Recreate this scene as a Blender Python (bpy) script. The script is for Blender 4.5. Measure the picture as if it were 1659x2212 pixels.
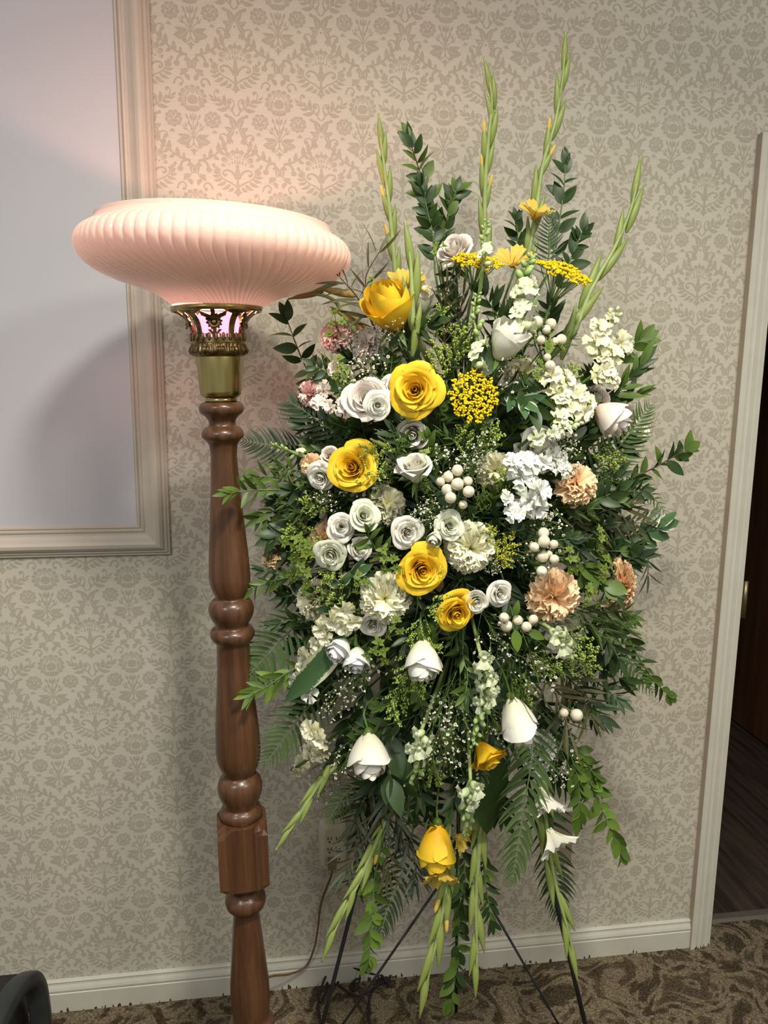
import bpy, math, random
import numpy as np
from mathutils import Vector, Matrix, Quaternion

for _o in list(bpy.data.objects):
    bpy.data.objects.remove(_o)
SC = bpy.context.scene
COL = SC.collection
PI = math.pi
V3 = Vector

# ------------------------------------------------------------------ camera
F_PX, IMG_W, IMG_H = 1658.3, 1659.0, 2212.0
YAW, PITCH, ROLL = math.radians(8.272), math.radians(9.99), math.radians(0.5457)
CAM = V3((0.0, -1.717, 1.515))
_f = V3((math.sin(YAW) * math.cos(PITCH), math.cos(YAW) * math.cos(PITCH), -math.sin(PITCH)))
_r = V3((math.cos(YAW), -math.sin(YAW), 0))
_u = _r.cross(_f)
C_R = _r * math.cos(ROLL) + _u * math.sin(ROLL)
C_U = -_r * math.sin(ROLL) + _u * math.cos(ROLL)
C_F = _f
cam_data = bpy.data.cameras.new('camera')
cam_data.sensor_fit = 'VERTICAL'
cam_data.sensor_height = 36.0
cam_data.lens = F_PX / IMG_H * 36.0
cam_data.clip_start = 0.05
cam = bpy.data.objects.new('camera', cam_data)
COL.objects.link(cam)
cam.matrix_world = Matrix(((C_R.x, C_U.x, -C_F.x, CAM.x), (C_R.y, C_U.y, -C_F.y, CAM.y),
                           (C_R.z, C_U.z, -C_F.z, CAM.z), (0, 0, 0, 1)))
SC.camera = cam

# ------------------------------------------------------------------ light
world = bpy.data.worlds.new('room_ambient')
SC.world = world
world.use_nodes = True
world.node_tree.nodes['Background'].inputs[0].default_value = (0.985, 0.975, 0.89, 1)
world.node_tree.nodes['Background'].inputs[1].default_value = 0.36


def area(name, loc, aim, size, power, col, spread=180):
    d = bpy.data.lights.new(name, 'AREA')
    d.shape = 'DISK'
    d.size = size
    d.energy = power
    d.spread = math.radians(spread)
    d.color = col
    o = bpy.data.objects.new(name, d)
    COL.objects.link(o)
    o.location = loc
    o.rotation_euler = (V3(aim) - V3(loc)).to_track_quat('-Z', 'Y').to_euler()
    return o


area('ceiling_and_fill_light', (0.30, -1.45, 2.72), (0.30, -1.05, 0.0), 0.26, 29, (1.0, 0.945, 0.82), 128)
area('ceiling_and_fill_light', (1.5, -2.3, 2.72), (1.3, -1.2, 0.0), 0.6, 30, (1.0, 0.95, 0.83))  # unseen lamp added as soft fill
area('ceiling_and_fill_light', (-1.4, -2.4, 2.72), (-1.0, -1.2, 0.0), 0.6, 27, (0.95, 0.96, 0.97))  # unseen cool lamp added to fill the lower left wall
vs = SC.view_settings
vs.view_transform = 'Standard'
vs.look = 'None'
vs.gamma = 1.0
vs.exposure = -0.12
vs.use_curve_mapping = False


# ------------------------------------------------------------------ helpers
def px(u, v, Y):
    """world point seen at photo pixel (u, v) on the plane y = Y"""
    d = C_F + C_R * ((u - 829.5) / F_PX) - C_U * ((v - 1106.0) / F_PX)
    return CAM + d * ((Y - CAM.y) / d.y)


def depth(p):
    return (V3(p) - CAM).dot(C_F)


def mesh(name, verts, faces, smooth=True, mats=None, fmat=None):
    m = bpy.data.meshes.new(name)
    m.from_pydata([tuple(v) for v in verts], [], faces)
    for k in (mats or []):
        m.materials.append(k)
    if fmat is not None:
        m.polygons.foreach_set('material_index', fmat)
    if smooth:
        m.polygons.foreach_set('use_smooth', [True] * len(m.polygons))
    m.update()
    return m


def link(name, data, parent=None, mat=None, mw=None):
    o = bpy.data.objects.new(name, data)
    COL.objects.link(o)
    if mat is not None and data is not None and not data.materials:
        data.materials.append(mat)
    if parent is not None:
        o.parent = parent
    if mw is not None:
        o.matrix_basis = mw
    return o


def thing(name, label, cat, loc=(0, 0, 0), group=None):
    o = bpy.data.objects.new(name, None)
    o.empty_display_size = 0.02
    COL.objects.link(o)
    o.location = loc
    o['label'] = label
    o['category'] = cat
    if group:
        o['group'] = group
    return o


def struct(o, label=None, cat=None):
    o['kind'] = 'structure'
    if label:
        o['label'] = label
    if cat:
        o['category'] = cat
    return o


class MB:
    """collects verts / faces of one mesh"""

    def __init__(s):
        s.v, s.f, s.m = [], [], []

    def add(s, vs_, fs, mi=0):
        n = len(s.v)
        s.v.extend(vs_)
        s.f.extend([tuple(i + n for i in f) for f in fs])
        s.m.extend([mi] * len(fs))

    def grid(s, pts, closed=False, mi=0):
        """pts: rows of points"""
        nr, nc = len(pts), len(pts[0])
        fs = []
        for i in range(nr - 1):
            for j in range(nc if closed else nc - 1):
                k = (j + 1) % nc
                fs.append((i * nc + j, i * nc + k, (i + 1) * nc + k, (i + 1) * nc + j))
        s.add([p for r in pts for p in r], fs, mi)

    def box(s, c, d, mi=0, R=None):
        c, d = V3(c), V3(d) * 0.5
        vs_ = []
        for x in (-1, 1):
            for y in (-1, 1):
                for z in (-1, 1):
                    p = V3((x * d.x, y * d.y, z * d.z))
                    vs_.append(c + (R @ p if R else p))
        s.add(vs_, [(0, 1, 3, 2), (4, 6, 7, 5), (0, 4, 5, 1), (2, 3, 7, 6), (0, 2, 6, 4), (1, 5, 7, 3)], mi)

    def tube(s, pts, rad, n=6, mi=0, cap=True):
        pts = [V3(p) for p in pts]
        m = len(pts)
        if not hasattr(rad, '__len__'):
            rad = [rad] * m
        up = None
        rows = []
        for i in range(m):
            t = (pts[min(i + 1, m - 1)] - pts[max(i - 1, 0)])
            t = t.normalized() if t.length > 1e-9 else V3((0, 0, 1))
            if up is None:
                up = t.orthogonal().normalized()
            up = (up - t * up.dot(t))
            up = up.normalized() if up.length > 1e-6 else t.orthogonal().normalized()
            b = t.cross(up)
            rows.append([pts[i] + (up * math.cos(2 * PI * k / n) + b * math.sin(2 * PI * k / n)) * rad[i] for k in range(n)])
        s.grid(rows, True, mi)
        if cap:
            k0 = len(s.v) - m * n
            s.f.append(tuple(range(k0 + n - 1, k0 - 1, -1)))
            s.m.append(mi)
            s.f.append(tuple(range(len(s.v) - n, len(s.v))))
            s.m.append(mi)

    def ball(s, c, r, nu=6, nv=4, mi=0, sq=(1, 1, 1), R=None):
        c = V3(c)
        rows = []
        vs_ = [V3((0, 0, -r * sq[2]))]
        for i in range(1, nv):
            a = -PI / 2 + PI * i / nv
            for j in range(nu):
                b = 2 * PI * j / nu
                vs_.append(V3((r * sq[0] * math.cos(a) * math.cos(b), r * sq[1] * math.cos(a) * math.sin(b), r * sq[2] * math.sin(a))))
        vs_.append(V3((0, 0, r * sq[2])))
        fs = []
        for j in range(nu):
            fs.append((0, 1 + (j + 1) % nu, 1 + j))
            for i in range(nv - 2):
                a, b = 1 + i * nu + j, 1 + i * nu + (j + 1) % nu
                fs.append((a, b, b + nu, a + nu))
            e = 1 + (nv - 2) * nu
            fs.append((e + j, e + (j + 1) % nu, len(vs_) - 1))
        s.add([c + (R @ p if R else p) for p in vs_], fs, mi)

    def lathe(s, prof, n=32, mi=0, warp=None):
        """prof: (radius, z) pairs"""
        rows = []
        for (r, z) in prof:
            rows.append([V3((r * math.cos(2 * PI * k / n), r * math.sin(2 * PI * k / n), z)) for k in range(n)])
        s.grid(rows, True, mi)

    def mesh(s, name, mat=None, smooth=True):
        mats = mat if isinstance(mat, (list, tuple)) else ([mat] if mat else [])
        return mesh(name, s.v, s.f, smooth, mats, s.m if len(mats) > 1 else None)

    def build(s, name, mat=None, parent=None, smooth=True, mw=None):
        return link(name, s.mesh(name, mat, smooth), parent, None, mw)


def smooth_curve(pts, n=8):
    """Catmull-Rom through pts"""
    pts = [V3(p) for p in pts]
    if len(pts) < 3:
        return [pts[0].lerp(pts[-1], i / n) for i in range(n + 1)]
    out = []
    q = [pts[0] * 2 - pts[1]] + pts + [pts[-1] * 2 - pts[-2]]
    for i in range(1, len(q) - 2):
        for k in range(n):
            t = k / n
            a, b, c, d = q[i - 1], q[i], q[i + 1], q[i + 2]
            out.append(0.5 * ((2 * b) + (c - a) * t + (2 * a - 5 * b + 4 * c - d) * t * t + (3 * b - a - 3 * c + d) * t ** 3))
    out.append(pts[-1])
    return out


# ------------------------------------------------------------------ materials
def N(nt, kind, **kw):
    n = nt.nodes.new(kind)
    for k, v in kw.items():
        setattr(n, k, v)
    return n


def ramp(nt, stops, src):
    r = N(nt, 'ShaderNodeValToRGB')
    el = r.color_ramp.elements
    while len(el) > 1:
        el.remove(el[-1])
    el[0].position, el[0].color = stops[0][0], (*stops[0][1], 1)
    for p, c in stops[1:]:
        e = el.new(p)
        e.color = (*c, 1)
    nt.links.new(src, r.inputs[0])
    return r


def base(name, rough=0.6, spec=0.4, metal=0.0):
    m = bpy.data.materials.new(name)
    m.use_nodes = True
    nt = m.node_tree
    b = nt.nodes['Principled BSDF']
    b.inputs['Roughness'].default_value = rough
    b.inputs['Specular IOR Level'].default_value = spec
    b.inputs['Metallic'].default_value = metal
    return m, nt, b


def noise(nt, scale, detail=3, coord='Object', sc=None, rough=0.5, dist=0.0):
    tc = N(nt, 'ShaderNodeTexCoord')
    src = tc.outputs[coord]
    if sc:
        mp = N(nt, 'ShaderNodeMapping')
        mp.inputs['Scale'].default_value = sc
        nt.links.new(src, mp.inputs[0])
        src = mp.outputs[0]
    n = N(nt, 'ShaderNodeTexNoise')
    n.inputs['Scale'].default_value = scale
    n.inputs['Detail'].default_value = detail
    n.inputs['Roughness'].default_value = rough
    n.inputs['Distortion'].default_value = dist
    nt.links.new(src, n.inputs['Vector'])
    return n


def bump(nt, b, src, strength, dist=0.002):
    k = N(nt, 'ShaderNodeBump')
    k.inputs['Strength'].default_value = strength
    k.inputs['Distance'].default_value = dist
    nt.links.new(src, k.inputs['Height'])
    nt.links.new(k.outputs[0], b.inputs['Normal'])
    return k


def plain(name, c1, c2=None, scale=20, rough=0.6, spec=0.4, metal=0.0, bmp=0.0, sc=None, coord='Object', bdist=0.002):
    """two-tone noise material"""
    m, nt, b = base(name, rough, spec, metal)
    n = noise(nt, scale, 4, coord, sc)
    c2 = c2 or tuple(x * 0.85 for x in c1)
    r = ramp(nt, [(0.35, c2), (0.65, c1)], n.outputs['Fac'])
    nt.links.new(r.outputs[0], b.inputs['Base Color'])
    if bmp:
        bump(nt, b, n.outputs['Fac'], bmp, bdist)
    return m


def petal_mat(name, tip, basec, trans=0.25, rough=0.5, spec=0.25, ax='Z', lo=0.15, hi=0.75, vein=0.12):
    """petal / leaf: colour runs from the base of the piece to its tip, light passes through a little"""
    m, nt, b = base(name, rough, spec)
    tc = N(nt, 'ShaderNodeTexCoord')
    sp = N(nt, 'ShaderNodeSeparateXYZ')
    nt.links.new(tc.outputs['Generated'], sp.inputs[0])
    r = ramp(nt, [(lo, basec), (hi, tip)], sp.outputs[ax])
    n = noise(nt, 60, 2)
    mx = N(nt, 'ShaderNodeMixRGB', blend_type='MULTIPLY')
    mx.inputs[0].default_value = 1.0
    r2 = ramp(nt, [(0.3, (1 - vein,) * 3), (0.7, (1, 1, 1))], n.outputs['Fac'])
    nt.links.new(r.outputs[0], mx.inputs[1])
    nt.links.new(r2.outputs[0], mx.inputs[2])
    nt.links.new(mx.outputs[0], b.inputs['Base Color'])
    if trans > 0:
        t = N(nt, 'ShaderNodeBsdfTranslucent')
        nt.links.new(mx.outputs[0], t.inputs[0])
        ms = N(nt, 'ShaderNodeMixShader')
        ms.inputs[0].default_value = trans
        nt.links.new(b.outputs[0], ms.inputs[1])
        nt.links.new(t.outputs[0], ms.inputs[2])
        nt.links.new(ms.outputs[0], nt.nodes['Material Output'].inputs[0])
    return m
# ------------------------------------------------------------------ wall with printed damask paper
def wall_mat(name, c1, c2):
    m, nt, b = base(name, 0.62, 0.25)
    n = noise(nt, 260, 3, 'Object', (0.06, 1, 1.0))
    r = ramp(nt, [(0.36, c2), (0.62, c1)], n.outputs['Fac'])
    nt.links.new(r.outputs[0], b.inputs['Base Color'])
    bump(nt, b, n.outputs['Fac'], 0.12, 0.0004)
    return m


PAPER = wall_mat('wallpaper_ground', (0.56, 0.52, 0.435), (0.535, 0.495, 0.41))
PRINT = wall_mat('wallpaper_print', (0.425, 0.385, 0.305), (0.40, 0.36, 0.285))

LAT_W, LAT_V = 0.101124 * 1.717, 0.11595 * 1.717
LAT_X, LAT_Z = -0.0372207 * 1.717, 0.3288915 * 1.717 + 1.515      # a palmette's lowest tip
SX, SZ = LAT_W / 772.0, LAT_V / 945.0


def motif():
    """polygons of one repeat, in print units: x from the palmette axis (PAL) or the peony axis, y downward"""
    polys = []
    AX = [0.0]
    TONE = [1]

    def put(pts):
        cx = sum(p[0] for p in pts) / len(pts)
        half = min(p[0] for p in pts) >= -0.01
        for s in ((1, -1) if abs(cx) > 1e-3 or half else (1,)):
            p = [(AX[0] + s * x, y) for x, y in pts]
            ar = sum(p[i - 1][0] * p[i][1] - p[i][0] * p[i - 1][1] for i in range(len(p)))
            polys.append((TONE[0], p if ar > 0 else p[::-1]))

    def leaf(x0, y0, x1, y1, w, bend=0.0, fat=0.42, n=6):
        dx, dy = x1 - x0, y1 - y0
        L = math.hypot(dx, dy)
        tx, ty = dx / L, dy / L
        nx, ny = -ty, tx
        A, B = [], []
        for i in range(n + 1):
            t = i / n
            ww = 0.5 * w * (math.sin(PI * t ** (math.log(0.5) / math.log(fat)))) ** 0.8
            o = bend * L * 4 * t * (1 - t)
            cx, cy = x0 + dx * t + nx * o, y0 + dy * t + ny * o
            A.append((cx + nx * ww, cy + ny * ww))
            if 0 < i < n:
                B.append((cx - nx * ww, cy - ny * ww))
        put(A + B[::-1])
        if w >= 44 and TONE[0] == 1:                # pale midrib
            TONE[0] = 0
            put([(x0 + dx * 0.05 + nx * 2, y0 + dy * 0.05 + ny * 2), (x0 + dx * 0.40 + nx * (2.5 + bend * L * 0.96), y0 + dy * 0.40 + ny * (2.5 + bend * L * 0.96)),
                 (x0 + dx * 0.72 + nx * bend * L * 0.8, y0 + dy * 0.72 + ny * bend * L * 0.8),
                 (x0 + dx * 0.40 - nx * (2.5 - bend * L * 0.96), y0 + dy * 0.40 - ny * (2.5 - bend * L * 0.96)), (x0 + dx * 0.05 - nx * 2, y0 + dy * 0.05 - ny * 2)])
            TONE[0] = 1

    def stroke(pts, w0, w1=None):
        w1 = w0 if w1 is None else w1
        c = [(p.x, p.y) for p in smooth_curve([(a, b, 0) for a, b in pts], 4)]
        n = len(c)
        A, B = [], []
        for i in range(n):
            a, b = c[max(i - 1, 0)], c[min(i + 1, n - 1)]
            L = math.hypot(b[0] - a[0], b[1] - a[1]) or 1
            nx, ny = -(b[1] - a[1]) / L, (b[0] - a[0]) / L
            w = 0.5 * (w0 + (w1 - w0) * i / (n - 1))
            A.append((c[i][0] + nx * w, c[i][1] + ny * w))
            B.append((c[i][0] - nx * w, c[i][1] - ny * w))
        for i in range(n - 1):
            put([A[i], A[i + 1], B[i + 1], B[i]])

    def dot(x, y, rx, ry=None, rot=0.0, n=10):
        ry = ry or rx
        put([(x + rx * math.cos(2 * PI * k / n) * math.cos(rot) - ry * math.sin(2 * PI * k / n) * math.sin(rot),
              y + rx * math.cos(2 * PI * k / n) * math.sin(rot) + ry * math.sin(2 * PI * k / n) * math.cos(rot)) for k in range(n)])

    def lobe(cx, cy, ang, r0, r1, w, notch=3):
        w *= 0.86
        """petal with a scalloped outer edge, growing from (cx, cy) in direction ang"""
        ca, sa = math.cos(ang), math.sin(ang)
        pts = [(r0, -w * 0.25)]
        for i in range(notch * 3 + 1):
            t = i / (notch * 3)
            s = -w / 2 + w * t
            e = r1 - 0.30 * (r1 - r0) * (2 * t - 1) ** 2 - 5 * abs(math.cos(PI * t * notch))
            pts.append((e, s))
        pts.append((r0, w * 0.25))
        put([(cx + p * ca - q * sa, cy + p * sa + q * ca) for p, q in pts])
        TONE[0] = 0                                 # pale pleats
        for s in (-0.22, 0.0, 0.22):
            q0, q1 = s * w * 0.5, s * w
            ra, rb = r0 - 1, r0 + (r1 - r0) * (0.62 if s else 0.5)
            put([(cx + a * ca - b * sa, cy + a * sa + b * ca) for a, b in ((ra, q0 - 2.6), (rb, q1), (ra, q0 + 2.6))])
        TONE[0] = 1

    # --- palmette, tip of the drop at (0, 0)
    put([(0, 0), (18, -28), (44, -44), (24, -58), (16, -82), (0, -86)])
    put([(0, -80), (26, -100), (10, -128), (12, -190), (26, -240), (0, -262)])
    stroke([(6, -92), (60, -132), (120, -162), (160, -205), (158, -262)], 17, 11)
    for a in ((36, -92, 92, -52, 34), (66, -120, 150, -68, 36), (104, -146, 196, -104, 34), (136, -172, 222, -148, 32),
              (156, -196, 232, -196, 32), (168, -214, 218, -250, 34), (170, -226, 186, -284, 36)):
        leaf(*a, bend=0.10)
    stroke([(10, -168), (34, -215), (72, -246), (112, -246), (134, -220), (122, -196)], 26, 13)
    dot(112, -204, 17)
    leaf(0, -205, 0, -300, 34, fat=0.45)
    leaf(14, -262, 0, -350, 10)
    for a in ((0, -345, 0, -395, 17), (22, -305, 20, -348, 16), (22, -352, 26, -396, 16), (42, -300, 52, -336, 18), (46, -340, 60, -372, 16), (64, -296, 84, -316, 16)):
        leaf(*a, fat=0.5)
    put([(0, -398), (16, -412), (34, -424), (16, -432), (0, -468)])
    for an, r0, r1, w in ((-76, 92, 160, 52), (-52, 86, 162, 62), (-27, 88, 158, 60), (-4, 92, 146, 42)):
        lobe(6, -288, math.radians(an), r0, r1, w)
    # --- branching spray under the palmette
    stroke([(12, 190), (42, 150), (96, 104), (160, 68), (236, 14)], 13, 7)
    for a in ((92, 106, 104, 6, 40), (128, 88, 160, 30, 24), (60, 136, 70, 84, 22), (70, 128, 176, 146, 42), (118, 96, 196, 96, 30),
              (160, 66, 236, 52, 26), (196, 44, 244, 8, 24), (34, 160, 30, 110, 26)):
        leaf(*a, bend=0.08)
    stroke([(150, 74), (186, 30), (190, -14), (166, -34), (150, -12)], 11, 9)
    dot(162, -16, 17)
    stroke([(42, 152), (20, 104), (26, 60), (58, 44), (76, 66)], 13, 11)
    dot(60, 74, 20)
    stroke([(0, 196), (18, 188), (30, 172)], 10)
    leaf(14, 318, 66, 192, 62, bend=-0.06)
    leaf(16, 326, 108, 300, 46, bend=0.1)
    leaf(60, 216, 100, 190, 26)
    dot(92, 196, 17)
    dot(0, 348, 11)
    # --- branch sweeping down to the next peony
    stroke([(28, 338), (62, 404), (112, 478), (184, 546), (262, 596), (352, 622)], 15, 22)
    for a in ((26, 332, 84, 410, 44), (58, 396, 34, 452, 30), (72, 418, 58, 462, 26), (126, 492, 128, 408, 40), (112, 478, 92, 534, 36),
              (176, 540, 172, 440, 42), (156, 520, 108, 560, 34), (254, 590, 236, 500, 40), (212, 566, 160, 604, 36), (300, 606, 296, 548, 30)):
        leaf(*a, bend=-0.08)
    stroke([(86, 440), (84, 392), (112, 366), (148, 376), (156, 408)], 15, 12)
    dot(140, 406, 20)
    stroke([(330, 614), (296, 622), (270, 650), (262, 690)], 26, 22)
    dot(258, 700, 27)
    dot(214, 652, 16)
    leaf(220, 640, 200, 690, 22)
    stroke([(336, 618), (342, 650), (326, 676)], 18, 9)
    # --- peony bunch, on the axis half a repeat to the side
    AX[0] = 386.0
    dot(0, 70, 48, 44)
    for an in (-165, -128, -90, -52, -15):
        pass
    for an, r0, r1, w in ((-90, 76, 122, 54), (-62, 76, 124, 50), (-36, 74, 128, 50), (-12, 70, 132, 46), (12, 66, 136, 52), (36, 62, 132, 44)):
        lobe(0, 54, math.radians(an), r0, r1, w)
    for a in ((14, -8), (36, -2), (0, -22), (26, -24), (0, 8), (46, 18)):
        dot(a[0], a[1], 9, 8)
    leaf(58, 28, 66, 106, 20)
    lobe(0, 30, math.radians(90), 92, 150, 150, 5)
    lobe(0, 30, math.radians(60), 96, 138, 40, 2)
    for k in range(9):
        an = 2 * PI * k / 9 + 0.25
        lobe(172, 244, an, 36, 82, 50, 2)
    dot(172, 266, 36, 18)
    for a in ((140, 226), (204, 226), (172, 214), (156, 240), (190, 240)):
        dot(a[0], a[1], 11, 15)
    stroke([(0, 190), (0, 330), (0, 480)], 8, 11)
    stroke([(4, 420), (36, 360), (100, 300)], 8)
    stroke([(4, 390), (22, 320), (44, 240)], 7)
    for a in ((12, 260, 26, 196, 26), (46, 250, 66, 196, 22), (30, 310, 46, 262, 22), (14, 350, 22, 292, 20), (60, 320, 70, 276, 20), (48, 344, 96, 328, 18)):
        leaf(*a)
    leaf(14, 404, 152, 452, 78, bend=0.14, fat=0.52)
    leaf(30, 396, 140, 384, 40, bend=0.10)
    leaf(188, 334, 188, 376, 16)
    leaf(186, 340, 164, 372, 12)
    leaf(190, 340, 214, 370, 12)
    stroke([(0, 452), (14, 486), (44, 510), (70, 498)], 10)
    dot(56, 486, 21)
    put([(0, 500), (14, 520), (40, 526), (16, 540), (0, 584)])
    # --- paired curling leaves below it
    stroke([(0, 728), (24, 736), (52, 770), (60, 812)], 11, 8)
    leaf(22, 744, 48, 628, 50, bend=-0.12)
    leaf(30, 748, 104, 806, 46, bend=-0.08)
    leaf(42, 770, 104, 752, 34)
    leaf(54, 790, 24, 850, 40, bend=0.06)
    leaf(40, 640, 66, 676, 18)
    stroke([(92, 884), (80, 852), (106, 824), (142, 838), (160, 884)], 13, 16)
    dot(98, 884, 17)
    return polys


def build_wall():
    polys = motif()
    x0, x1, z0, z1 = -2.6, 3.2, 0.0, 2.75
    dx0, dx1, dz = 1.145, 2.03, 2.00        # door opening
    y = 0.0
    T = 0.11
    mb = MB()
    # front face of the wall around the door opening, plus the opening's reveals
    for (a, b, c, d) in ((x0, dx0, z0, z1), (dx0, dx1, dz, z1), (dx1, x1, z0, z1)):
        mb.add([(a, y, c), (b, y, c), (b, y, d), (a, y, d)], [(0, 1, 2, 3)])
        mb.add([(a, y + T, c), (b, y + T, c), (b, y + T, d), (a, y + T, d)], [(3, 2, 1, 0)])
    mb.add([(dx0, y, z0), (dx0, y + T, z0), (dx0, y + T, dz), (dx0, y, dz)], [(0, 1, 2, 3)])
    mb.add([(dx0, y, dz), (dx0, y + T, dz), (dx1, y + T, dz), (dx1, y, dz)], [(0, 1, 2, 3)])
    mb.add([(dx1, y, z0), (dx1, y + T, z0), (dx1, y + T, dz), (dx1, y, dz)], [(3, 2, 1, 0)])
    for i in range(-6, 14):
        for j in range(-2, 12):
            ox, oz = LAT_X + i * LAT_W, LAT_Z - j * LAT_V
            if oz < 0.0 - LAT_V or oz > 2.9:
                continue
            for kp, (tone, p) in enumerate(polys):
                q = [(ox + a * SX, -0.0001 - kp * 3e-7, oz - b * SZ) for a, b in p]
                xs = [k[0] for k in q]
                zs = [k[2] for k in q]
                if min(zs) < 0.02 or max(zs) > z1 or min(xs) < -1.3 or max(xs) > 2.4:
                    continue
                if max(xs) > 1.098 and min(zs) < 2.055:
                    continue
                mb.add(q, [tuple(range(len(q) - 1, -1, -1))], tone)
    w = mb.build('wall_back', [PAPER, PRINT], None, False)
    struct(w, 'beige damask papered wall behind the lamp and the flower spray', 'wall')


build_wall()

# ------------------------------------------------------------------ painted trim
def trim_mat(name, c, chips=False):
    m, nt, b = base(name, 0.42, 0.4)
    n = noise(nt, 30, 3)
    r = ramp(nt, [(0.3, tuple(k * 0.94 for k in c)), (0.7, c)], n.outputs['Fac'])
    out = r.outputs[0]
    if chips:                                   # knocked-off paint along the foot
        n2 = noise(nt, 75, 2, 'Object', (1.0, 1.0, 0.22), 0.6)
        n3 = noise(nt, 6, 1)
        tc = N(nt, 'ShaderNodeTexCoord')
        sp = N(nt, 'ShaderNodeSeparateXYZ')
        nt.links.new(tc.outputs['Object'], sp.inputs[0])
        mr = N(nt, 'ShaderNodeMapRange')
        mr.inputs[1].default_value, mr.inputs[2].default_value = 0.004, 0.024
        mr.inputs[3].default_value, mr.inputs[4].default_value = 0.22, -0.04
        nt.links.new(sp.outputs['Z'], mr.inputs[0])
        ad = N(nt, 'ShaderNodeMath', operation='ADD')
        nt.links.new(n2.outputs['Fac'], ad.inputs[0])
        nt.links.new(mr.outputs[0], ad.inputs[1])
        ad2 = N(nt, 'ShaderNodeMath', operation='MULTIPLY_ADD')
        nt.links.new(n3.outputs['Fac'], ad2.inputs[0])
        ad2.inputs[1].default_value = 0.35
        nt.links.new(ad.outputs[0], ad2.inputs[2])
        gt = N(nt, 'ShaderNodeMath', operation='GREATER_THAN')
        gt.inputs[1].default_value = 0.965
        nt.links.new(ad2.outputs[0], gt.inputs[0])
        mx = N(nt, 'ShaderNodeMixRGB')
        mx.inputs[2].default_value = (0.05, 0.04, 0.03, 1)
        nt.links.new(gt.outputs[0], mx.inputs[0])
        nt.links.new(out, mx.inputs[1])
        out = mx.outputs[0]
    nt.links.new(out, b.inputs['Base Color'])
    return m


TRIM = trim_mat('cream_trim_paint', (0.53, 0.505, 0.425))
TRIM_CHIP = trim_mat('cream_trim_paint_chipped', (0.57, 0.55, 0.47), True)
TRIM_FRAME = trim_mat('panel_moulding_paint', (0.52, 0.455, 0.38))
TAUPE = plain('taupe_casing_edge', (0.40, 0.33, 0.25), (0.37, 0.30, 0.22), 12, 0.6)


def sweep_x(prof, xa, xb, name, mat, parent=None, y0=0.0, z0=0.0):
    """profile points (out from wall, z) swept along x"""
    mb = MB()
    A = [V3((xa, y0 - d, z0 + z)) for d, z in prof]
    B = [V3((xb, y0 - d, z0 + z)) for d, z in prof]
    mb.grid([A, B])
    mb.add(A, [tuple(range(len(A)))])
    mb.add(B, [tuple(range(len(B) - 1, -1, -1))])
    return mb.build(name, mat, parent, False)


BB = [(0, 0), (0.0125, 0), (0.0125, 0.049), (0.0105, 0.051), (0.012, 0.054), (0.0125, 0.058), (0.0105, 0.064), (0.0075, 0.070), (0.007, 0.074),
      (0.008, 0.077), (0.0055, 0.0805), (0, 0.081)]
struct(sweep_x(BB, -2.6, 1.097, 'baseboard_back', TRIM_CHIP, None, -0.0003), 'chipped cream baseboard along the foot of the papered wall', 'baseboard')

# door casing: swept along the left jamb and across the head
CX0, CX1, CT = 1.0945, 1.156, 2.062
CASP = [(0.0, 0.0), (0.0185, 0.0), (0.0205, 0.002), (0.0205, 0.014), (0.017, 0.017), (0.0155, 0.024), (0.017, 0.028), (0.0145, 0.036), (0.012, 0.044),
        (0.0135, 0.046), (0.0125, 0.052), (0.011, 0.060), (0.0, 0.0615)]


def casing():
    mb = MB()
    rows = []
    for i, (d, w) in enumerate(CASP):
        rows.append([V3((CX0 + w, -0.0003 - d, 0.0)), V3((CX0 + w, -0.0003 - d, CT - w)), V3((2.081 - w, -0.0003 - d, CT - w)), V3((2.081 - w, -0.0003 - d, 0.0))])
    for i in range(len(rows) - 1):
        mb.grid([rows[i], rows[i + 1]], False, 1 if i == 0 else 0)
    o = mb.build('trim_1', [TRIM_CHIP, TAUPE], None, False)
    struct(o, 'cream moulded door casing with a taupe side edge', 'door casing')
    # jamb lining inside the opening
    j = MB()
    for x in (1.1445, 2.0305):
        s = 1 if x < 1.5 else -1
        j.box((x + s * 0.008, 0.055, 1.0), (0.016, 0.112, 2.0))
    j.box((1.5875, 0.055, 1.992), (0.87, 0.112, 0.016))
    jo = j.build('door_jamb', TRIM, o, False)
    h = MB()
    h.box((1.1625, 0.012, 0.972), (0.003, 0.03, 0.09))
    h.tube([(1.1665, -0.004, 0.925), (1.1665, -0.004, 1.02)], 0.006, 10)
    ho = h.build('hinge', plain('worn_brass_hinge', (0.22, 0.17, 0.10), None, 30, 0.4, 0.5, 0.9), o)


casing()

# ------------------------------------------------------------------ framed panel on the wall
PANEL = plain('pale_lavender_panel', (0.535, 0.525, 0.55), (0.525, 0.515, 0.54), 3, 0.5, 0.3, bmp=0.02)


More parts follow.
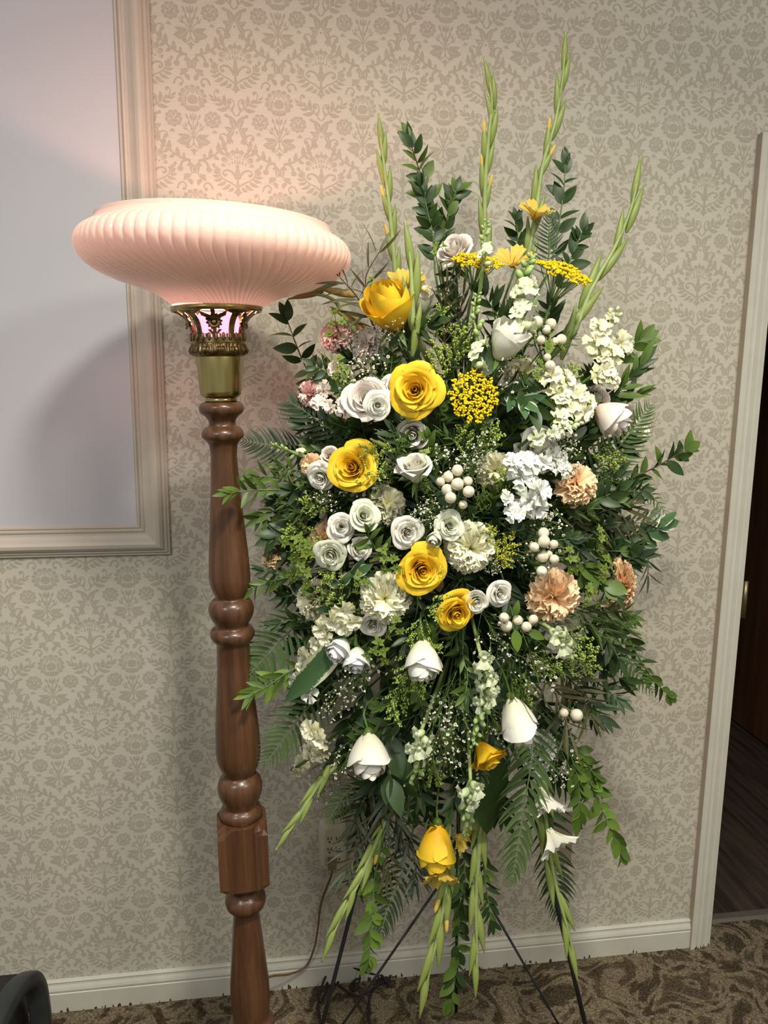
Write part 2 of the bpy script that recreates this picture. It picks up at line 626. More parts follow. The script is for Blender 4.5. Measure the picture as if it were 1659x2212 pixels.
def wall_panel():
    xr, zb, xl, zt = -0.2285, 1.1225, -1.48, 2.50
    t = thing('framed_wall_panel', 'large pale lavender panel in a beige moulded frame above the lamp shade side', 'wall panel', ((xl + xr) / 2, 0, zb))
    t['label'] = 'large pale lavender-white panel in a beige moulded frame fixed to the papered wall'
    inv = Matrix.Translation(-V3(t.location))
    # moulding profile from outer edge inwards: (inset, proud of wall)
    P = [(0.0, 0.0), (0.0, 0.006), (0.002, 0.008), (0.004, 0.0065), (0.006, 0.010), (0.009, 0.012), (0.0115, 0.011), (0.014, 0.017), (0.020, 0.0225),
         (0.027, 0.0235), (0.033, 0.021), (0.040, 0.016), (0.047, 0.0125), (0.052, 0.0115), (0.0535, 0.0135), (0.057, 0.0145), (0.0595, 0.012),
         (0.061, 0.009), (0.063, 0.0115), (0.066, 0.011), (0.069, 0.006), (0.069, 0.0)]

    def cor(k, w, d):
        x = xl + w if k in (0, 3) else xr - w
        z = zb + w if k in (0, 1) else zt - w
        return V3((x, -0.0003 - d, z))

    for k in range(4):
        mb = MB()
        mb.grid([[cor(k, w, d) for w, d in P], [cor((k + 1) % 4, w, d) for w, d in P]])
        mb.build('frame_moulding', TRIM_FRAME, t, False, inv)
    pb = MB()
    w = 0.066
    pb.box(((xl + xr) / 2, -0.0033, (zb + zt) / 2), (xr - xl - 2 * w, 0.006, zt - zb - 2 * w))
    pb.build('panel', PANEL, t, False, inv)


wall_panel()

# ------------------------------------------------------------------ floors
def carpet_mat():
    m, nt, b = base('brown_scroll_carpet', 0.95, 0.05)
    tc = N(nt, 'ShaderNodeTexCoord')
    n1 = noise(nt, 7.5, 2, 'Object', None, 0.5, 2.6)          # scrolls
    r1 = ramp(nt, [(0.40, (0, 0, 0)), (0.47, (1, 1, 1)), (0.56, (1, 1, 1)), (0.62, (0.25, 0.25, 0.25))], n1.outputs['Fac'])
    n2 = noise(nt, 210, 3, 'Object', (1.0, 1.0, 1.0), 0.7, 1.0)   # yarn loops
    r2 = ramp(nt, [(0.38, (0, 0, 0)), (0.62, (1, 1, 1))], n2.outputs['Fac'])
    ml = N(nt, 'ShaderNodeMath', operation='MULTIPLY_ADD')
    ml.inputs[1].default_value = 0.55
    nt.links.new(r2.outputs[0], ml.inputs[0])
    m2 = N(nt, 'ShaderNodeMath', operation='MULTIPLY')
    m2.inputs[1].default_value = 0.5
    nt.links.new(r1.outputs[0], m2.inputs[0])
    nt.links.new(m2.outputs[0], ml.inputs[2])
    r3 = ramp(nt, [(0.0, (0.030, 0.022, 0.015)), (0.35, (0.075, 0.056, 0.036)), (0.7, (0.165, 0.128, 0.082)), (1.0, (0.30, 0.24, 0.16))], ml.outputs[0])
    nt.links.new(r3.outputs[0], b.inputs['Base Color'])
    bump(nt, b, n2.outputs['Fac'], 0.9, 0.006)
    return m


fb = MB()
for (a, b_, c, d) in ((-2.6, 3.2, -3.2, 0.0), (1.145, 2.03, 0.0, 0.075)):
    fb.add([(a, c, 0), (b_, c, 0), (b_, d, 0), (a, d, 0)], [(0, 1, 2, 3)])
struct(fb.build('floor', carpet_mat(), None, False), 'brown and tan scroll patterned carpet', 'carpet')

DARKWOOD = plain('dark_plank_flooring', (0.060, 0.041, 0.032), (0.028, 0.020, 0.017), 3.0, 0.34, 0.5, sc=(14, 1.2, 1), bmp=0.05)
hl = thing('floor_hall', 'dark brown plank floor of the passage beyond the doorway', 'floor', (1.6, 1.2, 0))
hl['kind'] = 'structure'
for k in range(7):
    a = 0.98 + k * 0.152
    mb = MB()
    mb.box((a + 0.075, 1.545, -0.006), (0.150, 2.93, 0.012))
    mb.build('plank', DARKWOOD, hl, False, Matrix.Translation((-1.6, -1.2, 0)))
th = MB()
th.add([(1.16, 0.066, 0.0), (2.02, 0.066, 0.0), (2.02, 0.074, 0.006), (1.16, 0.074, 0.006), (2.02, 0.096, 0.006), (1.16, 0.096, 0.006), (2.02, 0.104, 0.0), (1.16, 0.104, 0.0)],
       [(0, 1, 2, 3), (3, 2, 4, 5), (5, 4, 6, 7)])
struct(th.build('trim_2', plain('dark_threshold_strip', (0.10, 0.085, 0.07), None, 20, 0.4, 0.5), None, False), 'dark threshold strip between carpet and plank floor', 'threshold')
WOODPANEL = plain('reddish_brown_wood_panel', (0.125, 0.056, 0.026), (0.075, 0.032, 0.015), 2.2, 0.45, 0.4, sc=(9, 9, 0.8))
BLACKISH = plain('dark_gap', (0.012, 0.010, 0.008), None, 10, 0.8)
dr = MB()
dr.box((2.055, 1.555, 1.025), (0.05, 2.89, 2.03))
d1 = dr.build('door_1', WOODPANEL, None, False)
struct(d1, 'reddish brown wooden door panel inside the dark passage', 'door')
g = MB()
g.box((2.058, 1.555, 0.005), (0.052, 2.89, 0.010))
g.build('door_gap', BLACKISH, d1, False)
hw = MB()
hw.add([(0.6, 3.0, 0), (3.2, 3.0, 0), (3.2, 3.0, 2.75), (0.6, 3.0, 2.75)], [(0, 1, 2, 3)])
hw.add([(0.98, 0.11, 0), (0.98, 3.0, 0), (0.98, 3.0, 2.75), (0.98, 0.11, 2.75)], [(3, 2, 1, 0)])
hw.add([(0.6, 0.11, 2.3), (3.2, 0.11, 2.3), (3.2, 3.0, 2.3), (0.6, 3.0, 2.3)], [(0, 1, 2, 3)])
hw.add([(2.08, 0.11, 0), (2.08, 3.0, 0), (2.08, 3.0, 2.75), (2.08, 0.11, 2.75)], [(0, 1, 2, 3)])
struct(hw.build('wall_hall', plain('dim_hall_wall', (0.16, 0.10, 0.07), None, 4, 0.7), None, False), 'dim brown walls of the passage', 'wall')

# ------------------------------------------------------------------ lamp
def wood_mat():
    m, nt, b = base('turned_walnut_stained_wood', 0.33, 0.45)
    n = noise(nt, 1.0, 5, 'Object', (70, 70, 2.2), 0.6, 0.4)
    r = ramp(nt, [(0.28, (0.046, 0.019, 0.009)), (0.48, (0.084, 0.036, 0.016)), (0.62, (0.112, 0.050, 0.023)), (0.8, (0.140, 0.066, 0.032))], n.outputs['Fac'])
    nt.links.new(r.outputs[0], b.inputs['Base Color'])
    b.inputs['Coat Weight'].default_value = 0.15
    b.inputs['Coat Roughness'].default_value = 0.12
    return m


WOOD = wood_mat()
BRASS = plain('brass_painted_streaks', (0.56, 0.47, 0.20), (0.30, 0.235, 0.085), 38, 0.27, 0.5, 1.0, sc=(1, 1, 0.03), bmp=0.12, bdist=0.003)  # vertical colour streaks stand in for reflections, over a brushed bump
ANTIQUE = plain('antique_cast_brass', (0.30, 0.22, 0.10), (0.10, 0.068, 0.03), 90, 0.36, 0.5, 1.0, bmp=0.25, bdist=0.001)
BULB_COL = (1.0, 0.50, 0.43)


def emit(name, col, s):
    m = bpy.data.materials.new(name)
    m.use_nodes = True
    nt = m.node_tree
    nt.nodes.remove(nt.nodes['Principled BSDF'])
    e = N(nt, 'ShaderNodeEmission')
    e.inputs[0].default_value = (*col, 1)
    e.inputs[1].default_value = s
    nt.links.new(e.outputs[0], nt.nodes['Material Output'].inputs[0])
    return m


def milk_glass():
    m, nt, b = base('ribbed_milk_glass', 0.14, 0.6)
    b.inputs['Base Color'].default_value = (0.80, 0.66, 0.56, 1)
    n = noise(nt, 5, 2)
    r = ramp(nt, [(0.3, (0.70, 0.55, 0.46)), (0.7, (0.74, 0.59, 0.50))], n.outputs['Fac'])
    nt.links.new(r.outputs[0], b.inputs['Base Color'])
    t = N(nt, 'ShaderNodeBsdfTranslucent')
    t.inputs[0].default_value = (0.95, 0.80, 0.74, 1)
    ms = N(nt, 'ShaderNodeMixShader')
    tc = N(nt, 'ShaderNodeTexCoord')                # translucency lowered towards the fitter to hold down the bulb's glare there
    sp = N(nt, 'ShaderNodeSeparateXYZ')
    nt.links.new(tc.outputs['Generated'], sp.inputs[0])
    mr = N(nt, 'ShaderNodeMapRange')
    mr.inputs[1].default_value, mr.inputs[2].default_value = 0.0, 0.55
    mr.inputs[3].default_value, mr.inputs[4].default_value = 0.03, 0.10
    nt.links.new(sp.outputs['Z'], mr.inputs[0])
    nt.links.new(mr.outputs[0], ms.inputs[0])
    nt.links.new(b.outputs[0], ms.inputs[1])
    nt.links.new(t.outputs[0], ms.inputs[2])
    nt.links.new(ms.outputs[0], nt.nodes['Material Output'].inputs[0])
    return m


def lamp():
    YL = -0.35
    top = px(478, 870, YL)
    bot = px(541, 2160, YL)
    d = (top - bot).normalized()
    foot = bot - d * (bot.z / d.z)
    t = thing('torchiere_lamp', 'turned wooden floor lamp with a glowing pink ribbed glass bowl shade', 'floor lamp', foot)
    ax = d
    rot = V3((0, 0, 1)).rotation_difference(ax).to_matrix().to_4x4()

    def zr(u, v, hw):
        p = px(u, v, YL)
        return (hw * depth(p) / F_PX, (p - foot).dot(ax))

    def au(v):                      # axis column at photo row v
        return 478 + (v - 870) * (541 - 478) / (2160 - 870)

    def P(rows):
        return [zr(au(v), v, h) for v, h in rows]

    up = [(868, 38), (873, 45), (879, 48.5), (886, 47.5), (892, 45), (897, 38), (903, 32), (909, 29), (917, 28.5), (921, 31), (924, 38), (930, 43), (936, 45.5),
          (944, 44.5), (950, 38), (954, 34), (962, 30), (985, 28), (1050, 31), (1130, 37), (1210, 43), (1245, 44.5), (1262, 42.5), (1276, 38), (1286, 33), (1290, 31),
          (1292, 34), (1295, 40), (1302, 45.5), (1312, 48.5), (1324, 47.5), (1335, 43), (1344, 37), (1351, 34), (1353, 36), (1357, 43.5), (1364, 47.5), (1372, 47.5), (1380, 43),
          (1386, 37), (1390, 35), (1440, 36.5), (1500, 43 * .94), (1570, 46.5), (1618, 48), (1640, 46), (1656, 40), (1668, 33), (1671, 32), (1674, 38), (1682, 44.5), (1694, 48),
          (1708, 47), (1722, 42), (1736, 35), (1739, 35), (1742, 41), (1750, 45.5), (1758, 45.5), (1766, 40), (1771, 34)]
    lo = [(1897, 40), (1906, 36), (1914, 30.5), (1922, 30), (1926, 36), (1934, 42.5), (1943, 44), (1952, 41.5), (1959, 33), (1964, 28), (1972, 27.5), (2050, 35), (2120, 41.5), (2160, 42),
          (2186, 38.5), (2196, 38), (2199, 43), (2206, 48), (2216, 48.5), (2224, 43), (2230, 40)]
    mb = MB()
    mb.lathe(P(up)[::-1], 48)
    mb.build('upper_column', WOOD, t, True, rot)
    mb = MB()
    pl = P(lo)
    rb, zb = pl[-1]
    pl += [(0.040, zb - 0.02), (0.044, 0.125), (0.060, 0.105), (0.062, 0.095), (0.085, 0.080), (0.120, 0.062), (0.140, 0.045), (0.142, 0.020), (0.138, 0.0)]
    mb.lathe(pl[::-1], 48)
    mb.build('lower_column', WOOD, t, True, rot)
    # square block with turned-in top and bottom corners
    r1, z1 = zr(au(1775), 1775, 53)
    r0, z0 = zr(au(1897), 1897, 51)
    mb = MB()
    rows = []
    n = 48
    hb = r1 * 0.985
    for (zz, R) in ((z1 + 0.012, 1.0), (z1 + 0.0115, 1.08), (z1 + 0.003, 1.20), (z1 - 0.006, 1.45), (z0 + 0.010, 1.45), (z0 + 0.002, 1.2), (z0 - 0.002, 0.95)):
        row = []
        for k in range(n):
            a = 2 * PI * k / n
            sq = hb / max(abs(math.cos(a)), abs(math.sin(a)))
            rr = min(sq, R * hb)
            row.append(V3((rr * math.cos(a), rr * math.sin(a), zz)))
        rows.append(row)
    mb.grid(rows[::-1], True)
    mb.add(rows[0], [tuple(range(n))])
    mb.add(rows[-1], [tuple(range(n - 1, -1, -1))])
    mb.build('square_block', WOOD, t, False, rot @ Matrix.Rotation(math.radians(4), 4, 'Z'))
    # brass cup
    mb = MB()
    cup = [(770, 47.8), (774, 48.4), (800, 46.5), (845, 44.4), (852, 43), (857, 38), (859, 33), (862, 33.5), (865, 34.5), (868, 33)]
    mb.lathe(P(cup)[::-1], 64)
    mb.build('brass_cup', BRASS, t, True, rot)
    # decorated ring
    mb = MB()
    ring = P([(742, 57.5), (744, 59), (747, 57.5), (750, 60), (758, 62.5), (764, 61), (769, 54), (771, 47)])
    nn = 160
    rows = []
    for i, (r, z) in enumerate(ring[::-1]):
        row = []
        for k in range(nn):
            a = 2 * PI * k / nn
            rr = r * (1 + (0.035 * math.sin(a * 12) * math.cos(i * 1.9) + 0.02 * math.sin(a * 36) if 1 < i < 6 else 0))
            row.append(V3((rr * math.cos(a), rr * math.sin(a), z)))
        rows.append(row)
    mb.grid(rows, True)
    mb.build('leaf_ring', ANTIQUE, t, True, rot)
    # pierced flare: six windows, a daisy on a stem in each
    fl = P([(742, 57.5), (736, 57.2), (728, 57), (720, 57.3), (712, 58.5), (704, 61), (696, 65), (688, 71), (681, 79), (676, 86), (672, 91), (668, 94), (664, 95)])
    fine = []
    for i in range(len(fl) - 1):
        for k in range(7):
            s = k / 7
            fine.append((fl[i][0] * (1 - s) + fl[i + 1][0] * s, fl[i][1] * (1 - s) + fl[i + 1][1] * s))
    fine.append(fl[-1])
    zb, zt = fl[0][1], fl[-1][1]
    NW, na = 5, 480
    ph0 = -PI / 2 - 0.04
    rbar = 58 * depth(px(478, 700, YL)) / F_PX
    mb = MB()
    mb.lathe(fine, na)
    keep = []
    for f in mb.f:
        c = V3((0, 0, 0))
        for i in f:
            c += mb.v[i]
        c /= len(f)
        a = (math.atan2(c.y, c.x) - ph0 + PI / NW) % (2 * PI / NW) - PI / NW
        x = a * rbar
        h = (c.z - zb) / (zt - zb)
        X = x / (rbar * PI / NW)
        ins = 0.15 < h < 0.88 and abs(X) < 0.84 * min(1, (0.88 - h) / 0.18 + 0.35) and not (h < 0.25 and abs(math.sin(a * 24)) > 0.7)
        yf = (h - 0.55) * (zt - zb)
        if ins:
            rf = math.hypot(x, yf)
            if rf < 0.0115 + 0.0014 * math.sin(12 * math.atan2(yf, x)):
                ins = False
            if abs(x) < 0.0030 and h < 0.55:
                ins = False
            if abs(x) < 0.0022 and h > 0.55:
                ins = False
            if 0.17 < h < 0.36 and abs(abs(x) - (h - 0.17) * 0.05) < 0.0026:
                ins = False
            if h > 0.55 and abs(abs(x) * 0.55 - (yf - 0.004)) < 0.0030 and abs(x) < 0.016:
                ins = False
        if not ins:
            keep.append(f)
    mb.f, mb.m = keep, [0] * len(keep)
    o = mb.build('pierced_flare', ANTIQUE, t, True, rot)
    sm = o.modifiers.new('thick', 'SOLIDIFY')
    sm.thickness = 0.0025
    # daisies, leaf tongues and crest ring in relief
    hc = zb + 0.55 * (zt - zb)
    rc = np.interp(hc, [q[1] for q in fine], [q[0] for q in fine])
    dz = MB()
    for k in range(12):
        a = 2 * PI * k / 12
        dz.ball((0.0075 * math.cos(a), 0.0065 * 0 , 0.0075 * math.sin(a)), 0.0032, 8, 6, 0, (1, 0.5, 1))
    dz.ball((0, -0.001, 0), 0.0042, 10, 8, 0, (1, 0.7, 1))
    dm = dz.mesh('daisy', ANTIQUE)
    for k in range(NW):
        a = ph0 + k * 2 * PI / NW
        link('daisy_relief', dm, t, None, rot @ Matrix.Translation((rc * math.cos(a), rc * math.sin(a), hc)) @ Matrix.Rotation(a + PI / 2, 4, 'Z') @ Matrix.Rotation(-0.25, 4, 'X'))
    tg = MB()
    tg.ball((0, 0, 0), 0.0055, 8, 8, 0, (0.62, 0.35, 1.25))
    tm = tg.mesh('tongue', ANTIQUE)
    for k in range(24):
        a = 2 * PI * k / 24
        link('leaf_tongue', tm, t, None, rot @ Matrix.Translation((rbar * 1.0 * math.cos(a), rbar * 1.0 * math.sin(a), zb + 0.010)) @ Matrix.Rotation(a + PI / 2, 4, 'Z'))
    cr = MB()
    rt, zt2 = fl[-1]
    cr.lathe([(rt - 0.004, zt2 - 0.0085), (rt + 0.0005, zt2 - 0.008), (rt + 0.002, zt2 - 0.004), (rt + 0.0015, zt2), (rt - 0.004, zt2 + 0.001), (rt - 0.012, zt2)], 96)
    cr.build('crest_ring', BRASS, t, True, rot)
    # glowing pink globe bulb in the collar
    z5 = zb + 0.55 * (zt - zb)
    bl = MB()
    bl.lathe([(0.001, zb + 0.002), (0.022, zb + 0.004), (0.034, zb + 0.016), (0.037, z5), (0.036, z5 + 0.010), (0.028, z5 + 0.018), (0.001, z5 + 0.021)], 32)
    bl.build('collar_bulb', emit('pink_bulb_glow', (1.0, 0.20, 0.30), 4.0), t, True, rot)
    # glass bowl: ribbed, swirling towards the neck, set slightly askew
    sh = [(664, 93), (656, 103), (648, 115), (640, 130), (632, 150), (624, 177), (616, 204), (606, 231), (596, 251), (584, 268), (572, 279), (560, 286), (548, 288.5), (537, 287.5),
          (527, 284), (518, 277), (511, 267), (506, 257), (503, 251)]
    cu = 463.0

    def ZR(v, h):
        p = px(cu, v, YL)
        return (h * depth(p) / F_PX, (p - foot).dot(ax))
    S = [ZR(v, h) for v, h in sh]
    off = px(cu, 560, YL) - foot
    off = off - ax * off.dot(ax)
    fine = []
    for i in range(len(S) - 1):
        for k in range(2):
            s = k / 2
            fine.append((S[i][0] * (1 - s) + S[i + 1][0] * s, S[i][1] * (1 - s) + S[i + 1][1] * s))
    fine.append(S[-1])
    NR = 74
    ns = NR * 8
    mb = MB()
    rows = []
    for i, (r, z) in enumerate(fine):
        f = i / (len(fine) - 1)
        tw = 0.34 * (1 - min(1, f / 0.55)) ** 1.5
        amp = 0.0040 * min(1, 0.25 + (r / 0.2)) * (1 if f < 0.93 else max(0, (1 - f) / 0.07))
        row = []
        for k in range(ns):
            a = 2 * PI * k / ns
            w = abs(math.sin(NR * a / 2))
            rr = r + amp * (w ** 0.42 - 0.6)
            row.append(V3((rr * math.cos(a + tw), rr * math.sin(a + tw), z)))
        rows.append(row)
    rl, zl = fine[-1]
    for (r, z) in ((rl - 0.001, zl + 0.001), (rl - 0.0012, zl + 0.0115), (rl - 0.003, zl + 0.013), (rl - 0.007, zl + 0.0125), (rl - 0.008, zl + 0.002)):
        rows.append([V3((r * math.cos(2 * PI * k / ns), r * math.sin(2 * PI * k / ns), z)) for k in range(ns)])
    mb.grid(rows, True)
    zc = S[0][1]
    tilt = Matrix.Translation(off) @ rot @ Matrix.Translation((0, 0, zc)) @ Matrix.Rotation(math.radians(2.6), 4, 'Y') @ Matrix.Translation((0, 0, -zc))
    mb.build('glass_bowl_shade', milk_glass(), t, True, tilt)
    # light of the bulb, rising through the neck into the bowl
    bb = foot + ax * (zc + 0.014) + off * 0.6
    L = bpy.data.lights.new('bowl_lamp_light', 'POINT')
    L.energy = 6.0
    L.color = (1.0, 0.50, 0.42)
    L.shadow_soft_size = 0.018
    lo_ = bpy.data.objects.new('lamp_light', L)
    COL.objects.link(lo_)
    lo_.parent = t
    lo_.location = bb - foot


lamp()
# ------------------------------------------------------------------ plant materials
M = {}
M['yellow'] = petal_mat('yellow_rose_petal', (0.92, 0.62, 0.035), (0.88, 0.47, 0.014), 0.12)
M['white'] = petal_mat('white_rose_petal', (0.88, 0.86, 0.77), (0.76, 0.75, 0.55), 0.12)
M['blush'] = petal_mat('blush_rose_petal', (0.88, 0.82, 0.745), (0.84, 0.66, 0.55), 0.12)
M['greenwhite'] = petal_mat('green_white_petal', (0.82, 0.85, 0.68), (0.63, 0.70, 0.42), 0.12)
M['paleyellow'] = petal_mat('pale_yellow_petal', (0.93, 0.91, 0.68), (0.90, 0.86, 0.45), 0.12, lo=0.2, hi=0.75)
M['peach'] = petal_mat('peach_petal', (0.97, 0.72, 0.46), (0.95, 0.56, 0.27), 0.12, lo=0.15, hi=0.85)
M['pink'] = petal_mat('pink_petal', (0.92, 0.66, 0.61), (0.86, 0.52, 0.48), 0.12)
M['cream'] = petal_mat('cream_petal', (0.88, 0.86, 0.68), (0.76, 0.75, 0.42), 0.12)
M['stockwhite'] = petal_mat('pure_white_petal', (0.88, 0.88, 0.87), (0.72, 0.77, 0.60), 0.12)
M['snap'] = petal_mat('pale_green_petal', (0.74, 0.80, 0.55), (0.50, 0.62, 0.28), 0.15)
M['snapbud'] = petal_mat('green_bud', (0.40, 0.54, 0.20), (0.24, 0.40, 0.12), 0.1)
M['gladbud'] = petal_mat('green_spathe', (0.265, 0.335, 0.085), (0.175, 0.285, 0.055), 0.15, 0.4, 0.4, lo=0.1, hi=0.6)
M['gladyellow'] = petal_mat('butter_yellow_petal', (0.82, 0.62, 0.12), (0.78, 0.50, 0.06), 0.3)
M['gladtan'] = petal_mat('tan_spathe', (0.46, 0.30, 0.10), (0.40, 0.33, 0.10), 0.15)
M['yarrow'] = plain('yarrow_yellow', (0.80, 0.60, 0.016), (0.60, 0.42, 0.010), 120, 0.7, 0.15)
M['berry'] = plain('ivory_berry', (0.76, 0.69, 0.54), (0.72, 0.64, 0.48), 8, 0.22, 0.5)
M['budwhite'] = plain('white_bud', (0.80, 0.78, 0.70), (0.66, 0.60, 0.46), 60, 0.5, 0.3)
M['budgreen'] = plain('lime_bud', (0.42, 0.50, 0.10), (0.25, 0.36, 0.06), 60, 0.5, 0.3)
M['budyellow'] = plain('yellow_green_bud', (0.62, 0.56, 0.06), (0.36, 0.40, 0.05), 60, 0.5, 0.3)
M['lime'] = petal_mat('lime_bract', (0.21, 0.27, 0.045), (0.14, 0.21, 0.03), 0.2, ax='X')
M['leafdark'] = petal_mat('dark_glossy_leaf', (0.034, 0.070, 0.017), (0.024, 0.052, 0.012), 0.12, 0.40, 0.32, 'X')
M['leafmid'] = petal_mat('mid_green_leaf', (0.108, 0.180, 0.030), (0.070, 0.125, 0.021), 0.16, 0.42, 0.32, 'X')
M['leaflight'] = petal_mat('fresh_green_leaf', (0.185, 0.300, 0.048), (0.120, 0.215, 0.034), 0.2, 0.42, 0.35, 'X')
M['fern'] = petal_mat('fern_leaflet', (0.082, 0.138, 0.042), (0.062, 0.108, 0.032), 0.12, 0.5, 0.25, 'X')
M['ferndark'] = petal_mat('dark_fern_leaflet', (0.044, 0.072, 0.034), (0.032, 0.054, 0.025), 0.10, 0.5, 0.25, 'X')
M['olive'] = petal_mat('olive_narrow_leaf', (0.115, 0.115, 0.050), (0.085, 0.085, 0.036), 0.12, 0.5, 0.3, 'X')
M['grey'] = petal_mat('grey_green_leaf', (0.13, 0.165, 0.115), (0.09, 0.12, 0.075), 0.1, 0.5, 0.3, 'X')
M['stem'] = plain('green_stem', (0.13, 0.22, 0.06), (0.08, 0.15, 0.04), 50, 0.5, 0.3)
M['stemlight'] = plain('pale_green_stem', (0.31, 0.37, 0.14), (0.22, 0.30, 0.09), 30, 0.45, 0.35)
M['stembrown'] = plain('brown_twig', (0.12, 0.075, 0.035), (0.07, 0.045, 0.02), 60, 0.7, 0.2)
M['feather'] = plain('feathery_green', (0.13, 0.205, 0.055), (0.07, 0.125, 0.03), 60, 0.6, 0.2)


def vari_mat():
    """green leaf with a cream margin"""
    m, nt, b = base('cream_edged_leaf', 0.38, 0.45)
    tc = N(nt, 'ShaderNodeTexCoord')
    sp = N(nt, 'ShaderNodeSeparateXYZ')
    nt.links.new(tc.outputs['Generated'], sp.inputs[0])
    d = N(nt, 'ShaderNodeMath', operation='SUBTRACT')
    d.inputs[1].default_value = 0.5
    nt.links.new(sp.outputs['Y'], d.inputs[0])
    a = N(nt, 'ShaderNodeMath', operation='ABSOLUTE')
    nt.links.new(d.outputs[0], a.inputs[0])
    n = noise(nt, 40, 3)
    ad = N(nt, 'ShaderNodeMath', operation='MULTIPLY_ADD')
    ad.inputs[1].default_value = 0.22
    nt.links.new(n.outputs['Fac'], ad.inputs[0])
    nt.links.new(a.outputs[0], ad.inputs[2])
    r = ramp(nt, [(0.46, (0.055, 0.12, 0.045)), (0.50, (0.52, 0.54, 0.36))], ad.outputs[0])
    nt.links.new(r.outputs[0], b.inputs['Base Color'])
    return m


M['vari'] = vari_mat()
RNG = random.Random(7)


def jit(a):
    return RNG.uniform(-a, a)


# ------------------------------------------------------------------ piece meshes
def patch(fn, nr, nc):
    mb = MB()
    mb.grid([[V3(fn(i / (nr - 1), -1 + 2 * j / (nc - 1))) for j in range(nc)] for i in range(nr)])
    return mb


def rose_petal(R, H, half, curl, close, seed):
    rr = random.Random(seed)
    p1, p2 = rr.uniform(0, 6), rr.uniform(0, 6)
    ha = math.radians(half)

    def fn(t, s):
        wid = min(1.0, 0.45 + 1.2 * t) * (1 - 0.16 * max(0, (t - 0.75) / 0.25) ** 2)
        ang = s * ha * wid
        rho = R * (0.24 + 0.76 * math.sin(min(1, t * 1.12) * PI / 2) ** 0.8) * (1 - close * max(0, (t - 0.45) / 0.55) ** 1.5)
        k = max(0, (t - 0.42) / 0.58)
        rho += curl * k ** 1.7 * (1 + 0.22 * math.sin(2.6 * s + p1))
        rho += 0.07 * R * s * t + (0.012 + 0.07 * curl) * math.sin(3.6 * s + p2) * t * t
        z = H * t * (1 - 0.15 * abs(s) ** 2.4 * t * t) - curl * 0.85 * max(0, (t - 0.78) / 0.22) ** 2 * 0.5
        z += (0.012 + 0.05 * curl) * math.sin(4.2 * s + p1) * t * t
        return (rho * math.cos(ang), rho * math.sin(ang), z)
    return patch(fn, 10, 9)


def fan_petal(w0, w1, bend, wave, freq, teeth, seed, tooth=0.06):
    rr = random.Random(seed)
    p1, p2 = rr.uniform(0, 6), rr.uniform(0, 6)

    def fn(t, s):
        w = w0 + (w1 - w0) * t ** 1.25
        L = t * (1 - 0.16 * s * s * t)
        if t > 0.99:
            L += tooth * (1 if int(round((s + 1) * teeth)) % 2 else -0.4)
        return (bend * t * t + wave * t * t * math.sin(freq * s + p1) + 0.4 * wave * t * math.sin(freq * 1.9 * s + p2), w * s * (1 - 0.04 * t), L)
    return patch(fn, 6, 2 * teeth + 1)


def leaf_mesh(w, fold, curl, sickle=0.0, n=6, fat=0.42, wave=0.0, tipn=0.0):
    def fn(t, s):
        ww = w * (max(0.0, math.sin(PI * min(1, t) ** (math.log(0.5) / math.log(fat))))) ** 0.85
        if 0 < t < 1:
            ww = max(ww, 0.04 * w)
        return (t, s * ww + sickle * t * t, -curl * t * t + fold * abs(s) * ww + wave * math.sin(9 * t + 2 * s) * abs(s) * w)
    return patch(fn, n + 1, 3)


PM = {}
ROSE_L = [(0.085, 1.00, 135, 0.02, 0.30, 3), (0.16, 1.03, 98, 0.05, 0.10, 3), (0.25, 1.03, 84, 0.10, 0.0, 4), (0.35, 0.99, 78, 0.17, 0.0, 4),
          (0.46, 0.90, 72, 0.28, 0.0, 5), (0.56, 0.74, 68, 0.44, 0.0, 5)]
BUD_L = [(0.10, 1.30, 130, 0.00, 0.45, 3), (0.24, 1.30, 92, 0.00, 0.42, 4), (0.40, 1.26, 78, 0.00, 0.40, 4), (0.52, 1.19, 72, 0.05, 0.30, 4), (0.57, 1.10, 70, 0.17, 0.20, 3)]


def pmesh(key, mb_fn, mat):
    k = (key, mat)
    if k not in PM:
        PM[k] = mb_fn().mesh(key.split('#')[0], M[mat])
    return PM[k]


def frame(pos, face, roll=0.0, s=1.0):
    q = V3((0, 0, 1)).rotation_difference(V3(face).normalized())
    sv = s if hasattr(s, '__len__') else (s, s, s)
    return Matrix.Translation(pos) @ q.to_matrix().to_4x4() @ Matrix.Rotation(roll, 4, 'Z') @ Matrix.Diagonal((*sv, 1))


def along(pos, d, nrm, s, roll=0.0):
    """matrix with local X along d, local Z near nrm"""
    x = V3(d).normalized()
    z = V3(nrm) - x * V3(nrm).dot(x)
    z = z.normalized() if z.length > 1e-5 else x.orthogonal().normalized()
    y = z.cross(x)
    sv = s if hasattr(s, '__len__') else (s, s, s)
    m = Matrix(((x.x, y.x, z.x), (x.y, y.y, z.y), (x.z, y.z, z.z))).to_4x4()
    return Matrix.Translation(pos) @ m @ Matrix.Rotation(roll, 4, 'X') @ Matrix.Diagonal((*sv, 1))


def ysurf(u, v):
    a, b = (u - 1000) / 440.0, (v - 1180) / 740.0
    return -0.29 - 0.21 * math.sqrt(max(0.0, 1 - a * a - b * b))


def out_face(u, v):
    a, b = (u - 1000) / 440.0, (v - 1180) / 740.0
    return V3((0.75 * a, -1.0, -0.65 * b + 0.12))


def anchor(u, v):
    """where a stem enters the foam behind the flower at (u, v)"""
    return px(1000 + (u - 1000) * 0.22, 1150 + max(-330, min(360, (v - 1150) * 0.55)), -0.235)


